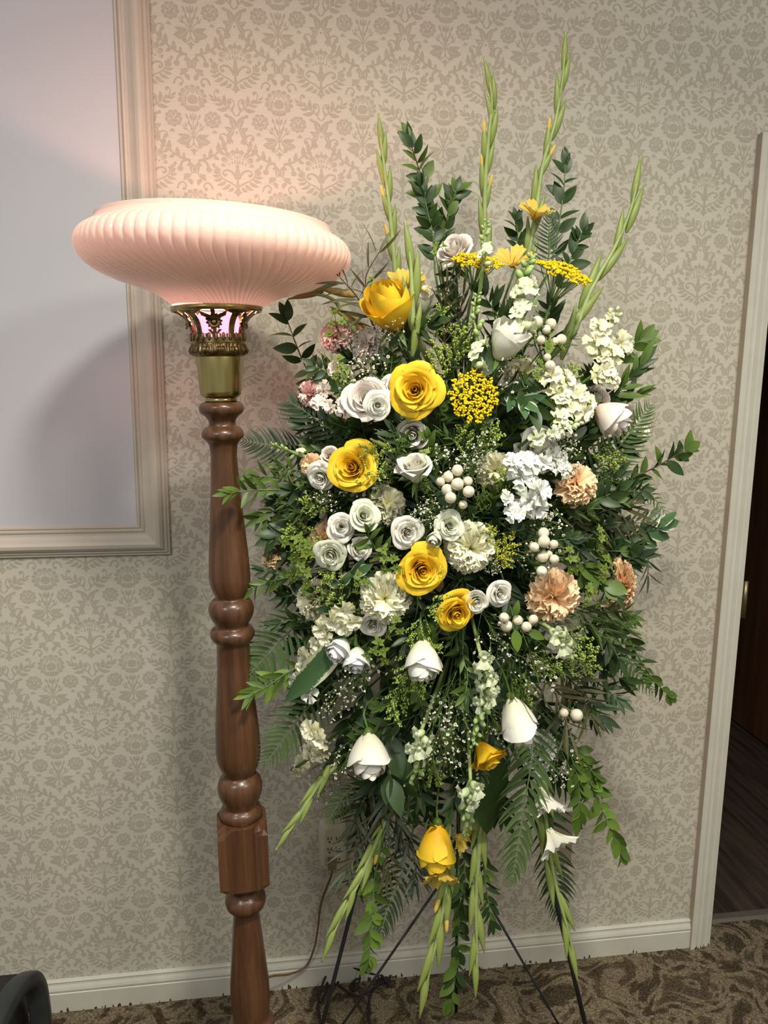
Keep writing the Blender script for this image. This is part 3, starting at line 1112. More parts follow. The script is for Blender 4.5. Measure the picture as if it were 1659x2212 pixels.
def stem_to(t, pos, face, u, v, r=0.0022, mat='stem', drop=0.05):
    a = anchor(u, v)
    f = V3(face).normalized()
    pts = smooth_curve([pos, pos - f * drop, (pos - f * drop).lerp(a, 0.55) + V3((0, 0.01, 0)), a], 3)
    mb = MB()
    mb.tube(pts, r, 5)
    return mb.build('stem', M[mat], t, True, Matrix.Translation(-V3(t.location)))


def sz(p_px, pos):
    return p_px * depth(pos) / F_PX


def LOC(t):
    return Matrix.Translation(-V3(t.location))


SEPAL = None


def sepals(t, mw, s, n=5, drop=0.25, back=0.12, mat='leafmid'):
    me = pmesh('sepal', lambda: leaf_mesh(0.13, 0.25, 0.25, 0, 4, 0.3), mat)
    for k in range(n):
        a = 2 * PI * k / n + 0.3
        d = V3((math.cos(a), math.sin(a), -drop + jit(0.2)))
        m = mw @ Matrix.Translation((0.10 * math.cos(a), 0.10 * math.sin(a), back - 0.06)) @ along(V3((0, 0, 0)), d, (0, 0, 1), 0.62 + jit(0.1))
        link('sepal', me, t, None, m)
    hb = pmesh('calyx_cup', lambda: (lambda b: (b.ball((0, 0, 0), 0.16, 8, 6, 0, (1, 1, 1.1)), b)[1])(MB()), mat)
    link('calyx_cup', hb, t, None, mw @ Matrix.Translation((0, 0, 0.0)))


def rose(u, v, size, label, mat='yellow', face=None, Y=None, bud=False, layers=6, name='rose', cat='rose', fx=1.0, sep=True, stem=True, group=None):
    Y = ysurf(u, v) if Y is None else Y
    f = V3(face) if face else out_face(u, v)
    f.normalize()
    c = px(u, v, Y)
    R = sz(size, c) * 0.5
    L = BUD_L if bud else ROSE_L
    s = R / (0.62 if bud else (0.97 if layers >= 6 else 0.74))
    pos = c - f * (0.52 * s)
    t = thing(name, label, cat, pos, group)
    mw = frame(V3((0, 0, 0)), f, RNG.uniform(0, 6), (s, s, s * fx))
    th0 = 0
    for li, (r, h, half, cu, cl, n) in enumerate(L[:layers]):
        for k in range(n):
            var = (li * 2 + k) % 2
            key = 'rose_petal#%d%d%d' % (bud, li, var)
            me = pmesh(key, lambda: rose_petal(r, h, half, cu, cl, li * 13 + var * 5 + 1), mat)
            a = th0 + 2 * PI * k / n + jit(0.2)
            link('petal', me, t, None, mw @ Matrix.Rotation(a, 4, 'Z') @ Matrix.Rotation((0.02 + 0.02 * li) * RNG.uniform(-1, 1.6), 4, 'Y') @ Matrix.Diagonal((1 + jit(0.07), 1 + jit(0.05), 1 + jit(0.07 if li < 4 else 0.13), 1)))
        th0 += 2.4
    if sep:
        sepals(t, mw, s)
    if stem:
        stem_to(t, pos, f, u, v)
    return t


CARN = [(88, 10, 1.0), (72, 11, 0.98), (54, 11, 0.95), (36, 10, 0.92), (18, 8, 0.89), (4, 3, 0.86)]


def carnation(u, v, size, label, mat='paleyellow', face=None, Y=None, sq=1.0, name='carnation', rings=CARN, group=None):
    Y = ysurf(u, v) if Y is None else Y
    f = V3(face) if face else out_face(u, v)
    f.normalize()
    c = px(u, v, Y)
    s = sz(size, c) * 0.52
    pos = c - f * (0.50 * s)
    t = thing(name, label, 'carnation', pos, group)
    mw = frame(V3((0, 0, 0)), f, RNG.uniform(0, 6), (s, s, s * sq))
    for ri, (tilt, n, ln) in enumerate(rings):
        for k in range(n):
            var = RNG.randrange(4)
            me = pmesh('carnation_petal#%d' % var, lambda: fan_petal(0.06, 0.46, 0.38, 0.13, 5.0 + var, 6, 40 + var, 0.05), mat)
            a = 2 * PI * (k + 0.5 * (ri % 2)) / n + jit(0.18)
            m = mw @ Matrix.Rotation(a, 4, 'Z') @ Matrix.Rotation(math.radians(tilt + jit(13)), 4, 'Y') @ Matrix.Rotation(jit(0.9), 4, 'Z')
            link('petal', me, t, None, m @ Matrix.Diagonal((1, 1, ln * (1 + jit(0.06)), 1)))
    cm = pmesh('calyx', lambda: (lambda b: (b.lathe([(0.001, -0.62), (0.12, -0.58), (0.15, -0.3), (0.17, 0.0), (0.13, 0.12)], 10), b)[1])(MB()), 'stem')
    link('calyx', cm, t, None, mw)
    stem_to(t, pos - f * 0.5 * s, f, u, v)
    return t


def floret_mb(seed, n1=5, n2=4):
    mb = MB()
    rr = random.Random(seed)
    for ring, (tilt, n, ln) in enumerate(((74, n1, 1.0), (44, n2, 0.8), (16, 2, 0.55))):
        for k in range(n):
            p = fan_petal(0.12, 0.47, 0.2, 0.10, 4.0, 3, seed * 7 + k + ring * 3, -0.05)
            m = Matrix.Rotation(2 * PI * (k + 0.5 * ring) / n + rr.uniform(-0.2, 0.2), 4, 'Z') @ Matrix.Rotation(math.radians(tilt + rr.uniform(-10, 10)), 4, 'Y') @ Matrix.Diagonal((1, 1, ln, 1))
            mb.add([m @ q for q in p.v], p.f)
    return mb


def stock(pts, fs, label, mat='cream', name='stock_flower', buds=0, Yo=0.0, greens=True, group=None):
    """florets at photo points (u, v, px size) along one stalk, top first; buds: count of small buds beyond the first"""
    u0, v0, _ = pts[0]
    ul, vl, _ = pts[-1]
    P = [px(u, v, ysurf(u, v) + Yo + jit(0.006)) for u, v, _ in pts]
    t = thing(name, label, 'stock flower', P[-1], group)
    axis = smooth_curve([P[0] + V3((0, 0.018, 0)), P[len(P) // 2] + V3((0, 0.022, 0)), P[-1] + V3((0, 0.03, 0)), anchor(ul, vl)], 4)
    mb = MB()
    mb.tube(axis, 0.0032, 6)
    mb.build('stalk', M['stem'], t, True, LOC(t))
    for (u, v, s), p in zip(pts, P):
        var = RNG.randrange(3)
        me = pmesh('floret#%d' % var, lambda: floret_mb(var + 3), mat)
        f = out_face(u, v) + V3((jit(0.55), 0, jit(0.55)))
        link('floret', me, t, None, LOC(t) @ frame(p, f, RNG.uniform(0, 6), sz(s, p) * 0.56))
    if buds:
        d = (P[0] - P[-1]).normalized() if len(P) > 1 else V3((0, 0, 1))
        bm = pmesh('stock_bud', lambda: (lambda b: (b.ball((0, 0, 0), 0.5, 8, 6, 0, (0.75, 0.75, 1.15)), b)[1])(MB()), 'snap')
        for k in range(buds):
            a = k * 2.4
            p = P[0] + d * (0.012 + 0.0035 * k) + V3((math.cos(a) * 0.011, -0.006 + math.sin(a) * 0.006, math.sin(a) * 0.006)) * (1 - 0.05 * k)
            link('bud', bm, t, None, LOC(t) @ frame(p, d + V3((math.cos(a), 0, math.sin(a))), 0, 0.011 - 0.0005 * k))
    return t


def snap_blossom():
    mb = MB()
    mb.ball((0, 0, 0.30), 0.26, 10, 7, 0, (1, 1, 1.5))
    for k, (a, tilt, w, L) in enumerate(((0.45, 42, 0.34, 0.72), (-0.45, 42, 0.34, 0.72), (PI, 72, 0.36, 0.58), (PI - 0.85, 64, 0.28, 0.52), (PI + 0.85, 64, 0.28, 0.52))):
        p = fan_petal(0.14, w, 0.12, 0.07, 3.5, 3, 60 + k, -0.04)
        m = Matrix.Translation((0, 0, 0.48)) @ Matrix.Rotation(a, 4, 'Z') @ Matrix.Rotation(math.radians(tilt), 4, 'Y') @ Matrix.Diagonal((1, 1, L, 1))
        mb.add([m @ q for q in p.v], p.f)
    mb.ball((-0.10, 0, 0.58), 0.15, 8, 6, 0, (0.8, 1.2, 0.9))
    return mb


def snapdragon(path, label, n_open, n_bud, size=44, name='snapdragon', mat='snap', Yo=0.0, group=None):
    """path: photo points from the bud tip to the lower end; blossoms on the lower part, buds towards the tip"""
    W = [px(u, v, ysurf(u, v) - 0.015 + Yo) for u, v in path]
    t = thing(name, label, 'snapdragon', W[-1], group)
    cv = smooth_curve(W, 10)
    mb = MB()
    back = [p + V3((0, 0.012, 0)) for p in cv]
    mb.tube(back + [anchor(*path[-1])], [0.0015 + 0.002 * i / len(back) for i in range(len(back))] + [0.0035], 6)
    mb.build('stalk', M['stemlight'], t, True, LOC(t))
    N_ = n_open + n_bud
    bl = pmesh('snap_blossom', snap_blossom, mat)
    bd = pmesh('snap_bud', lambda: (lambda b: (b.ball((0, 0, 0.5), 0.5, 8, 7, 0, (0.62, 0.62, 1.0)), b)[1])(MB()), 'snapbud')
    s0 = sz(size, W[0])
    for k in range(N_):
        f = k / max(1, N_ - 1)
        g = f ** 1.25
        i = min(len(cv) - 2, int(g * (len(cv) - 1)))
        p = cv[i].lerp(cv[i + 1], g * (len(cv) - 1) - i)
        tg = (cv[0] - cv[-1]).normalized()
        a = k * 2.2 + 0.6
        side = tg.cross(V3((0, -1, 0))).normalized()
        d = side * math.cos(a) + V3((0, -1, 0)) * (0.55 + 0.45 * abs(math.sin(a))) + tg * (0.35 if k >= n_bud else 0.9)
        if k < n_bud:
            link('bud', bd, t, None, LOC(t) @ frame(p + d.normalized() * 0.002, d, a, s0 * (0.22 + 0.30 * k / max(1, n_bud))))
        else:
            link('blossom', bl, t, None, LOC(t) @ frame(p, d, RNG.uniform(-0.4, 0.4) - PI / 2, s0 * (0.72 + jit(0.1))))
    return t


def spathe_mb():
    mb = MB()
    rows = []
    for i in range(9):
        q = i / 8
        r = (0.115 * math.sin(PI * min(1, q * 0.92 + 0.06)) ** 0.8 * (1 - 0.55 * q) + 0.004)
        rows.append([V3((q, r * math.cos(2 * PI * k / 8), r * 0.72 * math.sin(2 * PI * k / 8) + 0.05 * math.sin(PI * q))) for k in range(8)])
    mb.grid(rows, True)
    mb.add(rows[0], [tuple(range(7, -1, -1))])
    mb.add(rows[-1], [tuple(range(8))])
    return mb


def glad_flower(t, p, face, s, mat='gladyellow', cup=0.55):
    me = [pmesh('glad_petal#%d' % k, lambda: fan_petal(0.10, 0.36, 0.34 - 0.1 * k, 0.07, 4 + k, 3, 80 + k, -0.07), mat) for k in range(2)]
    mw = LOC(t) @ frame(p, face, RNG.uniform(0, 6), s)
    for k in range(6):
        link('petal', me[k % 2], t, None, mw @ Matrix.Rotation(2 * PI * k / 6 + jit(0.1), 4, 'Z') @ Matrix.Rotation(cup + (0.12 if k % 2 else 0) + jit(0.1), 4, 'Y'))
    st = pmesh('stamen', lambda: (lambda b: (b.tube([(0, 0, 0), (0.02, 0, 0.4), (0.1, 0, 0.6)], 0.018, 5), b)[1])(MB()), 'budyellow')
    for k in range(3):
        link('stamen', st, t, None, mw @ Matrix.Rotation(k * 0.5, 4, 'Z'))


def gladiolus(path, label, nb, Y0, Y1, b_len=(60, 95), mat='gladbud', flowers=(), tips=(), wid=1.0, name='gladiolus', stem_r=(0.0018, 0.0052), spread=0.17, skip=0.0, extra=None):
    """path: photo points from tip to base; Y0 / Y1 depth at tip / base; nb buds left and right in turn"""
    n = len(path)
    W = [px(u, v, Y0 + (Y1 - Y0) * i / (n - 1)) for i, (u, v) in enumerate(path)]
    t = thing(name, label, 'gladiolus', W[-1])
    cv = smooth_curve(W, 10)
    mb = MB()
    m = len(cv)
    tail = [anchor(*path[-1])] if extra is None else [extra]
    mb.tube(cv + tail, [stem_r[0] + (stem_r[1] - stem_r[0]) * i / m for i in range(m)] + [stem_r[1]], 7)
    mb.build('stalk', M['stemlight'], t, True, LOC(t))
    me = pmesh('spathe', spathe_mb, mat)
    tm = pmesh('petal_tip', lambda: (lambda b: (b.ball((0, 0, 0), 0.5, 7, 6, 0, (1.0, 0.34, 0.3)), b)[1])(MB()), 'gladyellow')
    for k in range(nb):
        f = k / nb * (1 - skip)
        i = min(m - 2, int(f * (m - 1)))
        p = cv[i].lerp(cv[i + 1], f * (m - 1) - i)
        tg = (cv[max(0, i - 2)] - cv[min(m - 1, i + 2)]).normalized()
        side = tg.cross(V3((0, -1, 0))).normalized()
        s = 1 if k % 2 else -1
        L = sz(b_len[0] + (b_len[1] - b_len[0]) * k / nb, p) * (1 + jit(0.08))
        d = tg + side * s * (spread if k else 0.02) + V3((0, -0.12, 0))
        b = link('spathe', me, t, None, LOC(t) @ along(p - d.normalized() * L + side * s * (0.16 * L if k else 0), d, V3((0, -1, 0)), (L, L * wid, L * wid)))
        if k in tips:
            tp = link('petal_tip', tm, b, None, Matrix.Translation((0.83, 0, 0.035)) @ Matrix.Diagonal((0.42, 0.28, 0.28, 1)))
    for (u, v, Y, s, fc) in flowers:
        p = px(u, v, Y)
        f = V3(fc).normalized()
        glad_flower(t, p - f * sz(s, p) * 0.3, f, sz(s, p) * 0.62)
    return t


def yarrow(u, v, w, h, label, face, Y=None, dome=0.22, seed=0):
    Y = ysurf(u, v) if Y is None else Y
    c = px(u, v, Y)
    f = V3(face).normalized()
    R = sz(w, c) * 0.5
    t = thing('yarrow', label, 'yarrow', c)
    mw = frame(V3((0, 0, 0)), f, 0, 1)
    rr = random.Random(seed)
    fb = MB()
    heads = []
    for k in range(58):
        q = math.sqrt((k + 0.5) / 58) * R * 0.92
        a = k * 2.39996
        heads.append(V3((q * math.cos(a), q * math.sin(a) * (h / w if h > w * 0.7 else 0.9), dome * R * (1 - (q / R) ** 2) + rr.uniform(-0.05, 0.05) * R)))
    for hd in heads:
        for j in range(10):
            p = hd + V3((rr.gauss(0, 0.06), rr.gauss(0, 0.06), rr.uniform(-0.02, 0.05))) * R
            fb.ball(p, R * rr.uniform(0.040, 0.056), 5, 4, 0, (1, 1, 0.8))
    fo = fb.build('floret_cluster', M['yarrow'], t, True, mw)
    fo['kind'] = 'stuff'
    st = MB()
    j0 = V3((0, 0, -0.85 * R))
    for hd in heads[::3]:
        mid = hd.lerp(j0, 0.4) + V3((0, 0, -0.03 * R))
        st.tube(smooth_curve([hd, mid, j0.lerp(V3((0, 0, -1.1 * R)), rr.random())], 3), 0.0009, 4)
    st.build('branching_stalk', M['stem'], t, True, mw)
    stem_to(t, c - f * 0.9 * R, f, u, v, 0.0024)
    return t


def berries(pts, label, leaves=(), base_uv=None, Yo=-0.02, group=None):
    """pts: (u, v, px) of each berry"""
    W = [px(u, v, ysurf(u, v) + Yo + jit(0.008)) for u, v, _ in pts]
    cu = sum(p[0] for p in pts) / len(pts)
    cv_ = sum(p[1] for p in pts) / len(pts)
    hub = px(*(base_uv or (cu, cv_ + 30)), ysurf(cu, cv_) + Yo + 0.04)
    t = thing('hypericum_sprig', label, 'berry sprig', hub, group)
    mb = MB()
    bm = pmesh('berry', lambda: (lambda b: (b.lathe([(0.001, -0.5), (0.28, -0.46), (0.46, -0.22), (0.5, 0.02), (0.44, 0.28), (0.26, 0.47), (0.08, 0.545), (0.001, 0.60)], 14), b)[1])(MB()), 'berry')
    sm = pmesh('berry_sepal', lambda: leaf_mesh(0.30, 0.1, -0.2, 0, 4), 'stem')
    for (u, v, s), p in zip(pts, W):
        f = (p - hub).normalized() + V3((jit(0.3), -0.75, jit(0.3)))
        f.normalize()
        d = sz(s, p)
        bq = p - f * d * 0.5
        mb.tube(smooth_curve([hub, hub.lerp(bq, 0.6) + V3((0, 0.01, 0)), bq], 4), 0.0010, 5)
        mw = LOC(t) @ frame(p, f, jit(3), d)
        b = link('berry', bm, t, None, mw)
        for k in range(4):
            a = 2 * PI * k / 4
            link('sepal', sm, b, None, along(V3((0.1 * math.cos(a), 0.1 * math.sin(a), -0.5)), (math.cos(a), math.sin(a), 0.15), (0, 0, 1), 0.62))
    for (u, v, ang, s, mt) in leaves:
        p = px(u, v, ysurf(u, v) + Yo)
        add_leaf(t, p, V3((math.cos(ang), -0.2, math.sin(ang))), sz(s, p), 'ovate', mt)
    mb.tube([hub, anchor(cu, cv_)], 0.0018, 5)
    mb.build('stalk', M['stem'], t, True, LOC(t))
    return t


LEAF = {'ovate': lambda: leaf_mesh(0.235, 0.22, 0.20, 0.05, 7), 'lance': lambda: leaf_mesh(0.145, 0.25, 0.14, 0, 6), 'narrow': lambda: leaf_mesh(0.055, 0.2, 0.22, 0.05, 5),
        'pinna': lambda: leaf_mesh(0.058, 0.3, 0.10, 0.24, 7, 0.25), 'strap': lambda: leaf_mesh(0.11, 0.5, 0.08, 0, 10, 0.4), 'round': lambda: leaf_mesh(0.30, 0.15, 0.10, 0, 7, 0.5, 0.05)}


def add_leaf(t, p, d, s, shape, mt, nrm=None, roll=0.0, name='leaf', parent=None):
    me = pmesh('leaf_' + shape, LEAF[shape], mt)
    nrm = V3((0, -1, 0.35)) if nrm is None else nrm
    return link(name, me, parent or t, None, LOC(t) @ along(p, d, nrm, s, roll))


def sprig(path, label, n, Ls, shape='lance', mt='leafmid', Y0=None, Y1=None, ang=42, name='leafy_branch', cat='foliage', twig='stem', r=(0.0008, 0.0022), tip=True, pair=True,
          group=None, rollj=0.8, taper=0.75, tail=True, sec=None):
    """leafy branch: path from tip to base in photo points; Ls leaf length px (tip, base)"""
    m = len(path)
    ya = ysurf(*path[0]) if Y0 is None else Y0
    yb = min(-0.24, ysurf(*path[-1]) + 0.05) if Y1 is None else Y1
    W = [px(u, v, ya + (yb - ya) * i / (m - 1)) for i, (u, v) in enumerate(path)]
    t = thing(name, label, cat, W[-1], group)
    cv = smooth_curve(W, 8)
    mb = MB()
    k = len(cv)
    mb.tube(cv + ([anchor(*path[-1])] if tail else []), [r[0] + (r[1] - r[0]) * i / k for i in range(k)] + ([r[1]] if tail else []), 5)
    mb.build('stem', M[twig], t, True, LOC(t))
    for q in range(n):
        f = (q + 0.3) / n * (0.97 if tail else 0.9)
        i = min(k - 2, int(f * (k - 1)))
        p = cv[i].lerp(cv[i + 1], f * (k - 1) - i)
        tg = (cv[max(0, i - 1)] - cv[min(k - 1, i + 2)]).normalized()
        side = tg.cross(V3((0, -1, 0.2))).normalized()
        L = sz(Ls[0] + (Ls[1] - Ls[0]) * min(1, f * 1.6), p)
        for s in ((1, -1) if pair else ((1,) if q % 2 else (-1,))):
            a = math.radians(ang + jit(24)) * (0.55 + 0.45 * min(1, f * 3))
            tilt = jit(0.35)
            d = tg * math.cos(a) + side * s * math.sin(a) * math.cos(tilt) + V3((0, -1, 0)) * (math.sin(a) * math.sin(tilt) + 0.08)
            mt2 = mt if not sec or RNG.random() < 0.6 else sec
            add_leaf(t, p + tg * L * jit(0.12), d, L * (1 + jit(0.24)), shape, mt2, V3((jit(0.6), -1, 0.35 + jit(0.6))), jit(rollj))
    if tip:
        add_leaf(t, cv[0], (cv[0] - cv[2]).normalized(), sz(Ls[0], cv[0]), shape, mt)
    return t


def fern(path, label, n, wpx, mt='fern', Y0=None, Y1=None, name='fern_frond', tilt=(0, 0.0), group=None, droop=0.0, ang=72):
    """frond: path tip to base, n leaflets a side, wpx longest leaflet in px"""
    m = len(path)
    ya = ysurf(*path[0]) if Y0 is None else Y0
    yb = min(-0.25, ysurf(*path[-1]) + 0.04) if Y1 is None else Y1
    W = [px(u, v, ya + (yb - ya) * i / (m - 1)) for i, (u, v) in enumerate(path)]
    t = thing(name, label, 'fern', W[-1], group)
    cv = smooth_curve(W, 10)
    k = len(cv)
    mb = MB()
    mb.tube(cv + [anchor(*path[-1])], [0.0005 + 0.0015 * i / k for i in range(k)] + [0.002], 5)
    mb.build('rachis', M['stem'], t, True, LOC(t))
    for q in range(n):
        f = (q + 0.4) / n
        f2 = f ** 1.15
        i = min(k - 2, int(f2 * (k - 1)))
        p = cv[i].lerp(cv[i + 1], f2 * (k - 1) - i)
        tg = (cv[max(0, i - 1)] - cv[min(k - 1, i + 2)]).normalized()
        nr = V3((tilt[0], -1, 0.25 + tilt[1]))
        side = tg.cross(nr).normalized()
        L = sz(wpx, p) * (0.16 + 0.84 * math.sin(min(1, f * 1.35) * PI / 2)) * (1 + jit(0.06))
        for s in (1, -1):
            a = math.radians(ang - 22 * (1 - f) + jit(5))
            d = tg * math.cos(a) + side * s * math.sin(a) + V3((0, 0, -droop)) + V3((0, jit(0.1), 0))
            me = pmesh('leaf_pinna', LEAF['pinna'], mt)
            mw = LOC(t) @ along(p, d, nr + V3((jit(0.15), 0, jit(0.15))), (L, L * (1.1 if s > 0 else -1.1) * (0.72 + 0.5 * (1 - f)), L), jit(0.25))
            link('leaflet', me, t, None, mw)
    return t


def spray_mb(kind, seed):
    """branching filler: returns (twigs, heads) in unit size, growing along +Z"""
    rr = random.Random(seed)
    tw, hd = MB(), MB()
    nb = {'wax': 11, 'gold': 12, 'feather': 12, 'pepper': 9}[kind]
    for b in range(nb):
        z0 = 0.10 + 0.80 * b / nb
        a = b * 2.4 + rr.uniform(-0.3, 0.3)
        L = (0.50 if kind in ('wax',) else 0.42) * (1.15 - 0.65 * b / nb) * rr.uniform(0.85, 1.1)
        d = V3((math.cos(a) * 0.75, math.sin(a) * 0.75, 0.75)).normalized()
        p0 = V3((0, 0, z0))
        p1 = p0 + d * L + V3((0, 0, 0.10 * L))
        tw.tube(smooth_curve([p0, p0.lerp(p1, 0.5) - V3((0, 0, 0.03)), p1], 3), 0.006, 3, 0, False)
        if kind == 'wax':
            for k in range(4):
                q = p1.lerp(p0, 0.14 * k)
                e = q + V3((rr.gauss(0, 0.06), rr.gauss(0, 0.06), rr.uniform(0.02, 0.12)))
                tw.tube([q, e], 0.0045, 3, 0, False)
                if rr.random() < 0.55:
                    hd.ball(e, rr.uniform(0.016, 0.024), 6, 4)
                else:                       # tiny five-petalled bloom
                    nrm = V3((rr.gauss(0, 1), rr.gauss(0, 1), 1.0)).normalized()
                    R = V3((0, 0, 1)).rotation_difference(nrm).to_matrix()
                    for j in range(5):
                        an = 2 * PI * j / 5
                        hd.ball(e + R @ V3((0.022 * math.cos(an), 0.022 * math.sin(an), 0.004)), 0.017, 5, 3, 0, (1, 1, 0.5), R)
            for k in range(5):              # needle leaves
                q = p0.lerp(p1, rr.uniform(0.2, 0.95))
                tw.tube([q, q + V3((rr.gauss(0, 0.05), rr.gauss(0, 0.05), 0.07))], [0.006, 0.001], 3, 0, False)
        elif kind == 'gold':
            for k in range(9):
                q = p0.lerp(p1, 0.35 + 0.65 * k / 8) + V3((0, 0, 0.0))
                for j in range(2):
                    e = q + V3((rr.gauss(0, 0.028), rr.gauss(0, 0.028), rr.uniform(0.0, 0.05)))
                    hd.ball(e, rr.uniform(0.013, 0.022), 5, 4, 0, (1, 1, 1.25))
                    tw.tube([q, e], 0.004, 3, 0, False)
        elif kind == 'feather':
            for k in range(13):
                q = p0.lerp(p1, 0.1 + 0.9 * k / 12)
                for j in (-1, 1):
                    sd = d.cross(V3((math.sin(a * 3), math.cos(a * 2), 0.3))).normalized() * j
                    tw.tube([q, q + (sd * 0.6 + d * 0.8) * 0.075 * (1.2 - k / 14)], [0.006, 0.002], 3, 0, False)
            hd.ball(p1, 0.008, 4, 3)
        else:
            for k in range(12):
                q = p0.lerp(p1, 0.15 + 0.85 * k / 11)
                e = q + V3((rr.gauss(0, 0.035), rr.gauss(0, 0.035), 0.03))
                tw.tube([q, e], 0.003, 3, 0, False)
                hd.ball(e, 0.012, 4, 3, 0, (1, 0.4, 1.2))
    tw.tube([(0, 0, -0.1), (0.01, 0, 0.5), (0, 0.01, 1.0)], 0.008, 4, 0, False)
    return tw, hd


FILL = {'wax': ('budwhite', 'feather', 'waxflower_sprig', 'white buds'), 'gold': ('budgreen', 'stem', 'goldenrod_sprig', 'buds'), 'goldy': ('budyellow', 'stem', 'goldenrod_sprig', 'buds'),
        'feather': ('feather', 'feather', 'feathery_sprig', 'tips'), 'pepper': ('budgreen', 'feather', 'pepper_grass', 'seed_pods')}


def filler(kind, u, v, size, d, label, Y=None, seed=None, group=None, wide=1.0):
    """tiny-flowered filler: tip at photo point, growing along d (image right, image up)"""
    hm, tm, nm, part = FILL[kind]
    kk = 'gold' if kind == 'goldy' else kind
    sd = RNG.randrange(3) if seed is None else seed
    key = ('fill', kind, sd)
    if key not in PM:
        a, b = spray_mb(kk, 11 + sd * 5 + len(kk))
        PM[key] = (a.mesh(nm + '_twigs', M[tm]), b.mesh(nm + '_heads', M[hm]))
    Y = ysurf(u, v) - 0.01 if Y is None else Y
    p = px(u, v, Y)
    s = sz(size, p)
    dv = V3((d[0], -0.35, d[1])).normalized()
    t = thing(nm, label, 'filler flower' if kind in ('wax', 'goldy') else 'greenery', p - dv * s * 1.0, group)
    mw = frame(V3((0, 0, 0)), dv, RNG.uniform(0, 6), (s * wide, s * wide, s))
    link('twigs', PM[key][0], t, None, mw)
    h = link('bud_heads' if 'bud' in part else 'seed_heads', PM[key][1], t, None, mw)
    h['kind'] = 'stuff'
    st = MB()
    st.tube([V3((0, 0, 0)), (anchor(u, v) - V3(t.location)) * 0.6, anchor(u, v) - V3(t.location)], 0.0014, 4)
    st.build('stem', M[tm], t)
    return t


def bupleurum(u, v, size, label, n=5, Y=None, group=None):
    Y = ysurf(u, v) - 0.015 if Y is None else Y
    c = px(u, v, Y)
    s = sz(size, c)
    f = out_face(u, v).normalized()
    t = thing('hare_ear_sprig', label, 'greenery', c - f * s, group)
    tw = MB()
    me = pmesh('bract', lambda: leaf_mesh(0.26, 0.15, 0.1, 0, 4), 'lime')
    x = f.cross(V3((0, 0, 1))).normalized()
    y = x.cross(f)
    for k in range(n):
        a = k * 2.4 + RNG.random()
        q = c + (x * math.cos(a) + y * math.sin(a)) * s * (0.10 + 0.36 * (k / max(1, n - 1)) ** 0.6)
        tw.tube(smooth_curve([c - f * s * 0.8, c - f * s * 0.3, q], 3), 0.0007, 4)
        fn = (f + x * math.cos(a) * 0.4 + y * math.sin(a) * 0.4).normalized()
        fx_ = fn.orthogonal().normalized()
        fy = fn.cross(fx_)
        for j in range(7):
            an = 2 * PI * j / 7 + a + jit(0.3)
            d = fx_ * math.cos(an) + fy * math.sin(an) + fn * 0.25
            link('bract', me, t, None, LOC(t) @ along(q, d, fn, s * 0.22 * (1 + jit(0.35))))
        tw.ball(q + fn * 0.001, s * 0.045, 6, 4)
    tw.tube([c - f * s * 0.8, anchor(u, v)], 0.0011, 4)
    tw.build('stem', M['stem'], t, True, LOC(t))
    return t
# ------------------------------------------------------------------ easel and foam that carry the spray
BLACK = plain('black_painted_wire', (0.018, 0.022, 0.024), (0.010, 0.012, 0.014), 40, 0.45, 0.4)


def on_plane(u, v, y0, k):
    """point at photo pixel on the leaning plane y = y0 + k z"""
    d = C_F + C_R * ((u - 829.5) / F_PX) - C_U * ((v - 1106.0) / F_PX)
    s = (y0 + k * CAM.z - CAM.y) / (d.y - k * d.z)
    return CAM + d * s


def easel():
    t = thing('wire_easel', 'black metal wire easel standing under the flower spray', 'easel', (0.40, -0.35, 0))
    L = Matrix.Translation(-V3(t.location))
    for (a, b, r) in (((752, 1995), (697, 2212), 0.0042), ((1203, 1955), (1264, 2212), 0.0048)):
        A, B = on_plane(*a, -0.40, 0.10), on_plane(*b, -0.40, 0.10)
        d = (B - A).normalized()
        foot = B + d * (B.z - r) / -d.z
        top = A - d * (0.42 / abs(d.z))
        mb = MB()
        mb.tube([top, foot], r, 8)
        mb.build('front_leg', BLACK, t, True, L)
    for (a, b) in (((936, 1930), (741, 2212)), ((1073, 1980), (1206, 2212))):
        A, B = on_plane(*a, -0.33, 0.06), on_plane(*b, -0.33, 0.06)
        d = (B - A).normalized()
        foot = B + d * (B.z - 0.003) / -d.z
        mb = MB()
        mb.tube([A - d * 0.06, foot], 0.0027, 7)
        mb.build('thin_strut', BLACK, t, True, L)
    A, B = px(986, 1930, -0.16), V3((0.417, -0.140, 0.004))
    d = (B - A).normalized()
    mb = MB()
    mb.tube([A - d * 0.75 + V3((0, -0.03, 0)), B], 0.0042, 8)
    mb.build('rear_leg', BLACK, t, True, L)
    mb = MB()
    mb.tube([px(880, 1560, -0.21), px(1110, 1560, -0.21)], 0.004, 8)
    mb.tube([px(900, 1000, -0.20), px(1090, 1000, -0.20)], 0.004, 8)
    mb.build('cross_bar', BLACK, t, True, L)


easel()
FOAM = plain('wet_floral_foam', (0.016, 0.030, 0.014), (0.010, 0.020, 0.010), 90, 0.9, 0.1, bmp=0.4)
a, b = px(880, 830, -0.225), px(1120, 1540, -0.225)
fo = thing('floral_foam', 'dark green floral foam block holding the stems together', 'floral foam', ((a.x + b.x) / 2, -0.225, b.z))
for k in range(3):
    mb = MB()
    h = (a.z - b.z) / 3
    mb.box(((a.x + b.x) / 2, -0.225, b.z + h * (k + 0.5)), (b.x - a.x, 0.075, h - 0.004))
    mb.build('foam_brick', FOAM, fo, False, LOC(fo))

